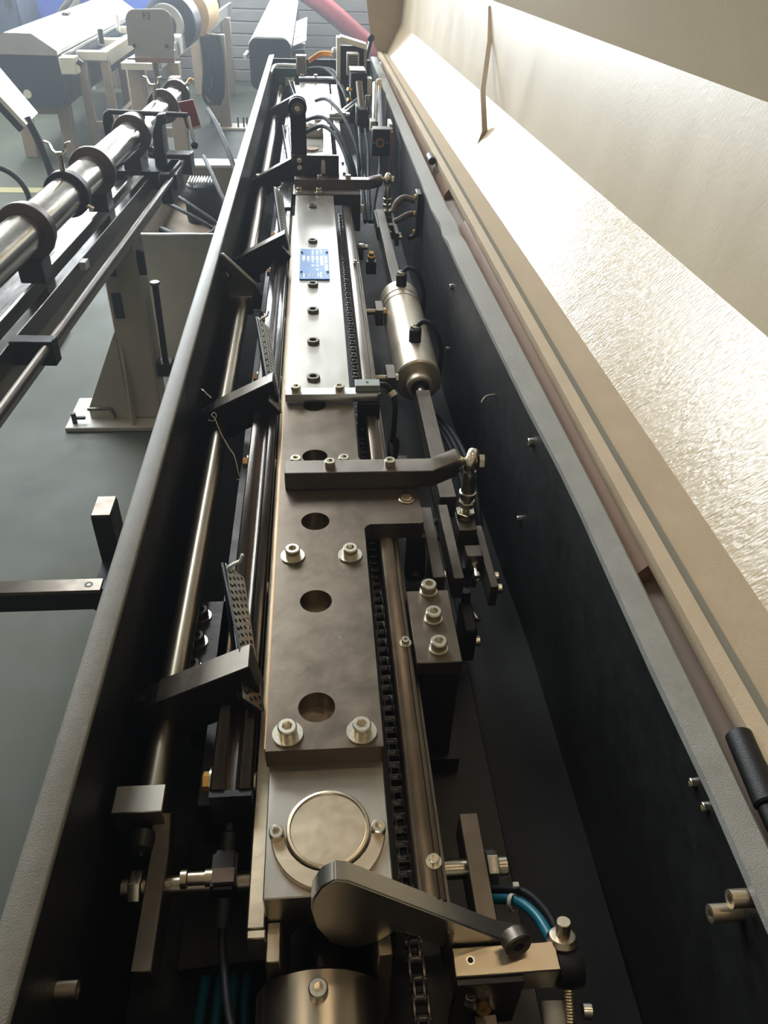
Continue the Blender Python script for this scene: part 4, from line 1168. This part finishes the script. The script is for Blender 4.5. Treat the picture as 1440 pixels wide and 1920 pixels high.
obj('end_clamp', G().tube([(.045, 2.15, .93), (.06, 2.16, .955), (.075, 2.16, .95)], .006, 8), M['brass'], tb2)

fr = thing('feeder_rail', 'long oily black rail pair under the polished tube', 'rail', F2, RZ, local=True)
obj('left_flat', G().box(-.085, -.004, -2.3, 1.5, .760, .775), M['darkgloss'], fr, bev=.001)
obj('left_lip', G().box(-.006, .002, -2.3, 1.5, .765, .785), M['steel'], fr, bev=.001)
obj('groove', G().box(-.004, .036, -2.3, 1.5, .735, .745), M['darkgloss'], fr)
obj('right_flat', G().box(.034, .060, -2.3, 1.5, .765, .782), M['darkgloss'], fr, bev=.001)
obj('right_edge', G().box(.060, .064, -2.3, 1.5, .740, .786), M['gun'], fr, bev=.001)
obj('right_web', G().box(.050, .0595, -2.3, 1.5, .66, .765), M['greypaint'], fr)
obj('left_web', G().box(-.085, -.075, -2.3, 1.5, .66, .76), M['greypaint'], fr)
obj('saddle', G().box(-.03, .03, .28, .34, .785, .838), M['dark'], fr)
obj('saddle', G().box(-.03, .03, .86, .92, .785, .838), M['dark'], fr)
obj('far_saddle', G().box(-.03, .03, 1.3, 1.4, .785, .838), M['dark'], fr)
obj('near_saddle', G().box(-.03, .03, -1.9, -1.84, .785, .838), M['dark'], fr)
obj('near_post', G().box(-.03, .05, -1.94, -1.84, .02, .66), M['greypaint'], fr)
obj('near_foot', G().box(-.15, .15, -2.0, -1.78, 0, .02), M['greypaint'], fr)
obj('near_cross', G().box(-.085, .0595, -1.94, -1.84, .655, .665), M['greypaint'], fr)
obj('stop_clip', G().box(.060, .080, .43, .46, .765, .785), M['white'], fr)
rd = thing('guide_rod', 'slim grey guide rod along the right of the oily rails', 'rod', F2, RZ, local=True)
obj('rod', G().cyl((.148, -2.2, .775), (.128, 1.56, .775), .0095, n=24), M['gun'], rd, sm=60)
br = obj('rod_bracket', G().box(.06, .150, -.055, -.02, .735, .790), M['black'], rd, bev=.002)
obj('rod_bracket', G().box(.06, .145, 1.30, 1.33, .735, .785), M['black'], rd, bev=.002)
obj('end_block', G().box(.06, .155, 1.53, 1.60, .73, .80), M['dark'], rd, bev=.003)

cg = thing('tube_carriage', 'black carriage frame with a cross rod straddling the polished tube', 'carriage', F2, RZ, local=True)
obj('left_upright', G().prism([(-.108, 1.40, .74), (-.108, 1.40, .93), (-.104, 1.405, .955), (-.09, 1.41, .965), (-.076, 1.41, .955), (-.072, 1.41, .93), (-.072, 1.41, .74)], (0, .03, 0)), M['black'], cg, bev=.003)
obj('right_upright', G().prism([(.062, 1.35, .74), (.070, 1.35, .90), (.092, 1.35, .965), (.118, 1.35, .968), (.122, 1.35, .94), (.105, 1.35, .93), (.100, 1.35, .74)], (0, .04, 0)), M['black'], cg, bev=.003)
obj('cross_rod', G().cyl((-.09, 1.42, .958), (.19, 1.40, .958), .0085, n=16), M['dark'], cg)
obj('base', G().box(-.11, .13, 1.28, 1.46, .786, .80), M['black'], cg)
obj('side_skirt', G().box(.095, .135, 1.25, 1.46, .70, .80), M['black'], cg, bev=.004)
obj('crank', G().cyl((.19, 1.40, .955), (.205, 1.38, .872), .006, n=12), M['alu'], cg)
obj('crank_knob', G().lathe([(.001, -.013), (.009, -.011), (.0135, 0), (.009, .011), (.001, .013)], (.206, 1.375, .868), (0, 0, 1), 18), M['black'], cg, sm=60)
obj('roller_bolt', G().cyl((.055, 1.36, .845), (.075, 1.35, .842), .018, n=20), M['steel'], cg)
rf = obj('hanging_flap', G().prism([(.146, 1.47, .985), (.198, 1.47, .995), (.217, 1.47, .910), (.167, 1.47, .897)], (0, .006, 0)), M['red'], cg, label='faded red metal flap')
obj('flap_edge', G().prism([(.166, 1.469, .901), (.217, 1.469, .914), (.218, 1.469, .906), (.166, 1.469, .893)], (0, .008, 0)), M['white'], rf)

col_ = thing('rail_column', 'grey steel support column with gusset and base plate under the oily rails', 'column', (-.72, 2.58, 0))
obj('base_plate', G().box(-.925, -.56, 2.475, 2.70, 0, .018), M['greypaint'], col_, bev=.003)
obj('post', G().box(-.70, -.585, 2.54, 2.66, .018, .66), M['greypaint'], col_, bev=.004)
obj('gusset', G().xz([(-.70, .018), (-.845, .018), (-.845, .06), (-.715, .33), (-.70, .36)], 2.54, 2.56), M['greypaint'], col_, bev=.001)
obj('front_rib', G().yz([(2.54, .018), (2.485, .018), (2.49, .06), (2.54, .33)], -.69, -.682), M['greypaint'], col_)
for z in (.60, .455):
    obj('access_slot', G().box(-.686, -.655, 2.5365, 2.5405, z - .045, z + .045), M['navy'], col_, bev=.001)
obj('adjuster_rod', G().cyl((-.555, 2.60, .22), (-.55, 2.60, .505), .011, n=16), M['dark'], col_)
obj('adjuster_cap', G().cyl((-.55, 2.60, .505), (-.55, 2.60, .515), .016, n=18), M['gun'], col_)
obj('adjuster_foot', G().box(-.585, -.53, 2.57, 2.63, .17, .22), M['dark'], col_, bev=.003)
obj('slot_bracket', G().box(-.585, -.562, 2.55, 2.57, .555, .635), M['black'], col_, bev=.002)
an = obj('anchor_bolt', G().cyl((-.895, 2.51, .018), (-.895, 2.51, .06), .009, n=12), M['dark'], col_)
obj('anchor_wing', G().box(-.887, -.855, 2.505, 2.515, .035, .045), M['dark'], an)
obj('levelling_screw', G().tube([(-.84, 2.51, .075), (-.79, 2.515, .072), (-.76, 2.52, .068), (-.75, 2.52, .03)], .006, 8), M['gun'], col_)

tk = thing('coolant_tank', 'open grey sheet-metal tank between the two feeders, with motor and hoses inside', 'tank', (-.5, 3.45, 0))
for nm, a in (('front_wall', (-.665, -.355, 3.0, 3.005, .02, .545)), ('back_wall', (-.665, -.355, 3.895, 3.90, .02, .58)), ('left_wall', (-.665, -.66, 3.0, 3.9, .02, .545)), ('right_wall', (-.36, -.355, 3.0, 3.9, .02, .545))):
    obj(nm, G().box(*a), M['greypaint'], tk)
obj('tank_floor', G().box(-.66, -.36, 3.005, 3.895, .42, .43), M['leg'], tk)
obj('rim', G().box(-.667, -.352, 2.998, 3.008, .543, .549), M['alu'], tk)
obj('tank_foot', G().box(-.64, -.38, 3.05, 3.85, 0, .02), M['dark'], tk)
mo = thing('pump_motor', 'dark pump motor with a ribbed pale fan cover standing in the tank', 'motor', (-.49, 3.55, .43))
obj('motor_body', G().lathe([(.075, 0), (.08, .01), (.08, .12), (.07, .14)], (-.49, 3.57, .43), (0, 0, 1), 32), M['black'], mo, bev=.0)
obj('fan_cover', G().lathe([(.07, 0), (.068, .012), (.05, .026), (.01, .03)], (-.49, 3.57, .57), (0, 0, 1), 32), M['navy'], mo)
for k in range(9):
    obj('vent_rib', G().box(-.545 + k * .0122, -.540 + k * .0122, 3.52, 3.62, .592, .602), M['white'], mo)
sh_ = thing('white_shelf_plate', 'white plate lying across the back of the coolant tank', 'plate', (-.5, 3.9, .58))
obj('plate', G().box(-.62, -.34, 3.84, 3.96, .581, .595), M['white'], sh_, bev=.004)
TH = [(((-.62, 3.2, .50), (-.55, 3.12, .50), (-.47, 3.1, .49), (-.42, 3.13, .50), (-.38, 3.2, .52)), .014), (((-.64, 3.5, .52), (-.55, 3.35, .53), (-.45, 3.25, .51), (-.37, 3.2, .47)), .008),
      (((-.64, 3.62, .53), (-.55, 3.45, .54), (-.45, 3.32, .52), (-.37, 3.25, .48)), .008),
      (((-.51, 3.85, .63), (-.46, 3.65, .62), (-.40, 3.42, .59), (-.345, 3.25, .55), (-.30, 3.15, .4)), .009), (((-.50, 4.1, .78), (-.44, 3.9, .75), (-.36, 3.6, .68), (-.31, 3.4, .58), (-.29, 3.3, .4)), .011)]
TL = ['thick black hose lying in front of the pump motor', 'thin black cable in the tank, nearer one', 'thin black cable in the tank, farther one', 'black cable arching over the white shelf plate', 'long black cable sweeping down right of the tank']
for i, (p, r) in enumerate(TH):
    o = obj('tank_hose', G().tube(p, r, 10), M['rubber'])
    tag(o, TL[i], 'hose', 'hoses around the tank')
o = thing('white_bottle', 'small white plastic bottle lying at the left front corner of the tank', 'bottle', (-.64, 3.08, .43))
obj('bottle_body', G().lathe([(.001, 0), (.022, .002), (.024, .01), (.024, .07), (.012, .085), (.012, .1)], (-.625, 3.03, .455), (-.3, 1, .25), 18), M['white'], o)
obj('bottle_cap', G().cyl((-.655, 3.128, .480), (-.661, 3.148, .485), .014), M['offwhite'], o)

# control arm with white panel at the far left
ca = thing('control_panel', 'white tilted control panel on a dark swivel arm at the left edge', 'control panel', (-1.28, 4.0, 0))
pw = [Vector((-1.62, 4.35, 1.085)), Vector((-1.331, 4.25, .724)), Vector((-1.317, 4.0, .718)), Vector((-1.557, 4.0, 1.04))]
nz = (pw[1] - pw[0]).cross(pw[3] - pw[0]).normalized()
nz = -nz if nz.z > 0 else nz
obj('panel_face', G().prism(pw, nz * .02), M['white'], ca, bev=.003)
obj('panel_back', G().prism([p + nz * .021 for p in pw], nz * .03), M['dark'], ca, bev=.004)
obj('arm', G().tube([(-1.33, 4.06, .74), (-1.30, 4.05, .66), (-1.27, 4.04, .52), (-1.26, 4.05, .3), (-1.27, 4.1, .02)], .018, 12), M['black'], ca)
obj('foot', G().box(-1.42, -1.1, 3.95, 4.25, 0, .02), M['dark'], ca)
o = obj('cable_coil', G().tube([(-1.02 + .16 * math.cos(a) - .25, 3.2 + .10 * math.sin(a), .58 + .13 * math.sin(a)) for a in [math.pi * 2 * k / 20 for k in range(21)]], .011, 10), M['rubber'])
tag(o, 'loop of thick black cable hanging left of the polished tube', 'cable')
st2 = thing('cable_stand', 'thin dark stand holding the loop of black cable', 'stand', (-1.27, 3.25, 0))
obj('stand_pole', G().cyl((-1.27, 3.25, 0), (-1.27, 3.25, .70), .012), M['dark'], st2)
obj('stand_foot', G().box(-1.42, -1.12, 3.15, 3.35, 0, .015), M['dark'], st2)
obj('stand_hook', G().tube([(-1.27, 3.25, .70), (-1.27, 3.20, .715), (-1.27, 3.17, .70)], .008, 8), M['dark'], st2)

# ================================================================== BACKGROUND MACHINES
wm = thing('bar_feeder', 'cream bar feeder with chamfered white top and dark blue end, far left', 'machine', (-2.0, 7.6, 0))
ya, yb_ = 6.28, 9.3
sec = [(-2.26, .715), (-2.26, .74), (-2.08, .842), (-1.90, .840), (-1.755, .742), (-1.755, .712)]
obj('top_cover', G().xz(sec, ya, yb_), M['white'], wm, bev=.006)
obj('end_cover', G().xz(sec, ya - .012, ya), M['greyplate'], wm)
obj('body', G().box(-2.25, -1.775, ya + .01, yb_ - .05, .385, .712), M['navy'], wm, bev=.004)
obj('latch', G().prism([(-1.99, 7.45, .842), (-1.94, 7.45, .842), (-1.94, 7.55, .842), (-1.99, 7.55, .842)], (0, 0, .02)), M['dark'], wm)
obj('corner_box', G().box(-1.75, -1.645, ya - .02, ya + .1, .60, .705), M['beige'], wm, bev=.004)
obj('corner_knob', G().cyl((-1.63, ya - .0, .68), (-1.60, ya, .66), .02), M['dark'], wm)
obj('round_badge', G().cyl((-2.02, ya + .008, .47), (-2.02, ya + .012, .47), .028), M['tie'], wm)
obj('side_rail', G().box(-1.772, -1.74, ya + .05, yb_ - .1, .695, .71), M['alu'], wm)
for (x, y) in ((-2.16, 6.55), (-1.86, 6.55), (-2.16, 9.7), (-1.86, 9.7)):
    obj('leg', G().box(x - .045, x + .045, y - .045, y + .045, 0, .385), M['leg'], wm, bev=.004)
obj('lower_brace', G().box(-2.14, -1.88, 6.52, 6.56, .30, .345), M['leg'], wm)
tf = thing('machine_table', 'beige steel table frame with troughs beside the white-topped feeder', 'table', (-1.6, 7.3, 0))
obj('front_beam', G().box(-1.72, -1.50, 6.62, 6.70, .64, .70), M['beige'], tf, bev=.004)
obj('side_beam', G().box(-1.56, -1.50, 6.70, 9.3, .60, .70), M['beige'], tf, bev=.004)
obj('cross_beam', G().box(-1.72, -1.56, 7.35, 7.45, .65, .70), M['beige'], tf, bev=.004)
obj('cross_beam', G().box(-1.72, -1.56, 8.2, 8.3, .65, .70), M['beige'], tf, bev=.004)
obj('table_tray', G().box(-1.74, -1.57, 6.8, 9.3, .60, .62), M['navy'], tf)
obj('clamp_post', G().cyl((-1.62, 7.05, .70), (-1.62, 7.05, .80), .02), M['dark'], tf)
obj('clamp_post', G().cyl((-1.66, 7.9, .70), (-1.66, 7.9, .82), .018), M['alu'], tf)
for (x, y) in ((-1.53, 6.66), (-1.70, 6.66), (-1.53, 8.0), (-1.70, 8.0)):
    obj('leg', G().box(x - .03, x + .03, y - .03, y + .03, 0, .64), M['leg'], tf, bev=.003)
obj('stretcher', G().box(-1.70, -1.53, 6.64, 6.68, .18, .23), M['leg'], tf)
obj('stretcher', G().box(-1.55, -1.51, 6.66, 8.0, .20, .25), M['leg'], tf)

pn = thing('splash_panel', 'grey rounded sheet-metal splash panel with handwritten F3 at its top', 'panel', (-.98, 5.6, 0))
pp = [(-1.10, .80), (-.86, .80), (-.855, .86), (-.845, .90)] + [(-.905 + .06 * math.cos(a), .995 + .06 * math.sin(a)) for a in [math.pi / 2 * k / 6 for k in range(7)]]
pp += [(-1.065 + .06 * math.cos(a), .985 + .065 * math.sin(a)) for a in [math.pi / 2 + math.pi / 2 * k / 6 for k in range(7)]] + [(-1.13, .86), (-1.10, .86)]
obj('sheet', G().xz(pp, 5.6, 5.606), M['greyplate'], pn, bev=.001)
obj('lower_flap', G().box(-1.10, -.86, 5.585, 5.60, .772, .80), M['browncast'], pn)
for x in (-1.095, -.90):
    put('panel_knob', DOME, pn, (x, 5.6, .862), (0, -1, 0), .012)
lettering('F3', .05, pn, (-1.02, 5.599, 1.0), (math.pi / 2, 0, 0), M['dark'], name='handwriting', ext=.0004)
obj('stand_pole', G().cyl((-.99, 5.64, 0), (-.99, 5.64, .80), .018), M['gun'], pn)
obj('stand_foot', G().box(-1.12, -.86, 5.55, 5.8, 0, .02), M['dark'], pn)
lt = thing('rail_machine', 'long machine bed with slotted grey rail and gold drum behind the splash panel', 'machine', (-.85, 7.2, 0))
obj('bed_rail', G().prism([(-1.02, 5.85, .70), (-.99, 5.85, .70), (-.99, 5.85, .79), (-1.02, 5.85, .79)], (.14, 4.0, 0)), M['greyplate'], lt, bev=.003)
obj('bed_back', G().prism([(-1.30, 6.1, .66), (-1.03, 6.1, .66), (-1.03, 6.1, .70), (-1.30, 6.1, .70)], (.13, 3.7, 0)), M['beige'], lt)
for k in range(6):
    obj('rail_hole', G().cyl((-.975 + .0117 * k, 6.2 + .33 * k, .765), (-.985 + .0117 * k, 6.2 + .33 * k, .765), .012, n=12), M['navy'], lt)
obj('ring_housing', G().ring((-1.08, 6.75, .86), (.03, 1, 0), .085, .135, .06, 32), M['greyplate'], lt)
obj('dark_hood', G().lathe([(.15, 0), (.19, .02), (.19, .30), (.17, .32), (.001, .32)], (-1.06, 6.86, .86), (.035, 1, 0), 36), M['navy'], lt)
obj('gold_drum', G().lathe([(.10, 0), (.185, .01), (.185, .62), (.17, .64), (.01, .64)], (-1.0, 7.3, .88), (.035, 1, 0), 40), M['gold'], lt)
obj('red_arrow', G().prism([(-.93, 7.55, 1.06), (-.90, 7.55, 1.05), (-.90, 7.62, 1.05), (-.93, 7.62, 1.06)], (.003, 0, .004)), M['red'], lt)
obj('finned_motor', G().lathe([(.10, 0)] + [(.10 + .02 * (k % 2), .02 * k + .01) for k in range(24)] + [(.1, .5)], (-.97, 7.98, .88), (.035, 1, 0), 28), M['dark'], lt)
obj('spindle_nose', G().lathe([(.03, 0), (.045, .01), (.045, .06), (.06, .06), (.06, .1)], (-1.08, 6.55, .82), (.035, 1, 0), 24), M['alu'], lt)
obj('valve_block', G().box(-1.02, -.95, 6.5, 6.66, .70, .82), M['offwhite'], lt, bev=.008)
obj('valve_block', G().box(-1.03, -.97, 6.3, 6.42, .70, .76), M['alu'], lt, bev=.008)
for (x, y) in ((-.97, 6.2), (-.90, 7.9), (-1.25, 6.3), (-1.2, 9.3), (-.88, 9.3)):
    obj('leg', G().box(x - .05, x + .05, y - .05, y + .05, 0, .70), M['leg'], lt, bev=.004)
obj('leg_box', G().box(-.97, -.90, 5.95, 6.05, .40, .64), M['greypaint'], lt, bev=.004)
obj('stretcher', G().box(-1.22, -.92, 6.2, 6.25, .22, .28), M['leg'], lt)
# hanging bundle of dark cables
for i in range(6):
    a = .012 * i
    o = obj('hanging_cable', G().tube([(-.84 + a, 6.9, .78), (-.83 + a * 1.6, 6.85, .60), (-.86 + a * 2.2, 6.84, .40 + .03 * (i % 3)), (-.82 + a * 1.5, 6.85, .33 + .04 * (i % 2)), (-.77 + a, 6.86, .42), (-.755 + a, 6.88, .62), (-.77 + a, 6.9, .79)], .013, 8), M['hosedark'])
    tag(o, 'dark green cable of the coiled bundle hung on the far machine bed', 'cable', 'coiled cables on the machine bed')
ps = thing('beige_post', 'beige floor post with bolted foot behind the hanging cables', 'post', (-.78, 7.65, 0))
obj('post', G().box(-.84, -.74, 7.62, 7.70, .01, .72), M['leg'], ps, bev=.004)
obj('foot', G().box(-.88, -.58, 7.56, 7.78, 0, .02), M['beige'], ps, bev=.003)
for x in (-.68, -.63, -.60):
    obj('anchor_stud', G().cyl((x, 7.62, .02), (x, 7.62, .10), .008, n=10), M['dark'], ps)

bf = thing('bar_feeder', 'rounded black feeder with bright white top beyond the far end of the trough', 'machine', (-.29, 7.5, 0))
def rr(x0, x1, z0, z1, r):
    p = []
    for cx_, cz_, a0 in ((x1 - r, z1 - r, 0), (x0 + r, z1 - r, 90), (x0 + r, z0 + r, 180), (x1 - r, z0 + r, 270)):
        p += [(cx_ + r * math.cos(math.radians(a0 + 90 * k / 6)), cz_ + r * math.sin(math.radians(a0 + 90 * k / 6))) for k in range(7)]
    return p
obj('body', G().xz(rr(-.425, -.148, .57, .872, .05), 6.0, 9.6), M['navy'], bf, sm=40)
obj('top_cover', G().xz([(-.43, .82), (-.43, .835), (-.405, .868), (-.38, .882), (-.195, .882), (-.168, .868), (-.143, .835), (-.143, .82)], 6.01, 9.6), M['white'], bf, sm=50)
obj('latch', G().cyl((-.44, 6.1, .78), (-.46, 6.05, .76), .014), M['white'], bf)
obj('pedestal', G().box(-.36, -.22, 6.4, 6.9, 0, .57), M['dark'], bf)
obj('pedestal', G().box(-.36, -.22, 8.6, 9.1, 0, .57), M['dark'], bf)
for k in range(4):
    obj('side_tray', G().prism([(-.14, 6.25 + .42 * k, .80), (-.045, 6.30 + .42 * k, .83), (-.045, 6.66 + .42 * k, .83), (-.14, 6.61 + .42 * k, .80)], (0, 0, .008)), M['white'], bf)
obj('tray_support', G().box(-.14, -.055, 6.2, 7.9, .75, .79), M['navy'], bf)
dc = thing('red_duct', 'thick red flexible duct slanting along the far wall', 'duct', (.1, 9.7, .3))
obj('duct', G().tube([(-.55, 9.75, 1.12), (-.15, 9.72, .95), (.2, 9.7, .74), (.5, 9.7, .52), (.9, 9.72, .22), (1.1, 9.75, .10)], .095, 20), M['redduct'], dc)
obj('duct_floor_collar', G().cyl((1.08, 9.74, 0), (1.12, 9.76, .2), .11), M['dark'], dc)
# blue cabinets at the far left
b_ = thing('blue_cabinet', 'dark blue-grey cabinet at the top left corner behind the white-topped feeder', 'cabinet', (-3.3, 8.9, 0))
obj('cabinet_body', G().box(-3.6, -2.64, 8.5, 9.1, .02, 1.6), M['bluedark'], b_, bev=.01)
obj('cabinet_door', G().box(-3.58, -2.66, 8.485, 8.5, .06, 1.57), M['bluedark'], b_, bev=.004)
obj('door_handle', G().box(-2.74, -2.70, 8.46, 8.485, .8, 1.0), M['dark'], b_)
b_ = thing('partition_screen', 'bright blue partition panel with a pale post behind the white-topped feeder', 'partition', (-2.3, 9.4, 0))
obj('panel_sheet', G().box(-2.9, -1.5, 9.5, 9.56, .58, 1.5), M['bluecab'], b_)
obj('panel_post', G().box(-2.45, -2.33, 9.38, 9.5, .0, 1.5), M['beige'], b_, bev=.004)
obj('panel_cable', G().tube([(-2.60, 9.3, .55), (-2.48, 9.3, .72), (-2.38, 9.32, .82), (-2.30, 9.35, 1.0)], .03, 10), M['gun'], b_)
o = obj('yellow_floor_line', G().box(-2.4, -1.85, 5.55, 5.67, 0, .002), M['yellow'])
tag(o, 'faded yellow line painted on the floor near the control panel', 'floor marking')
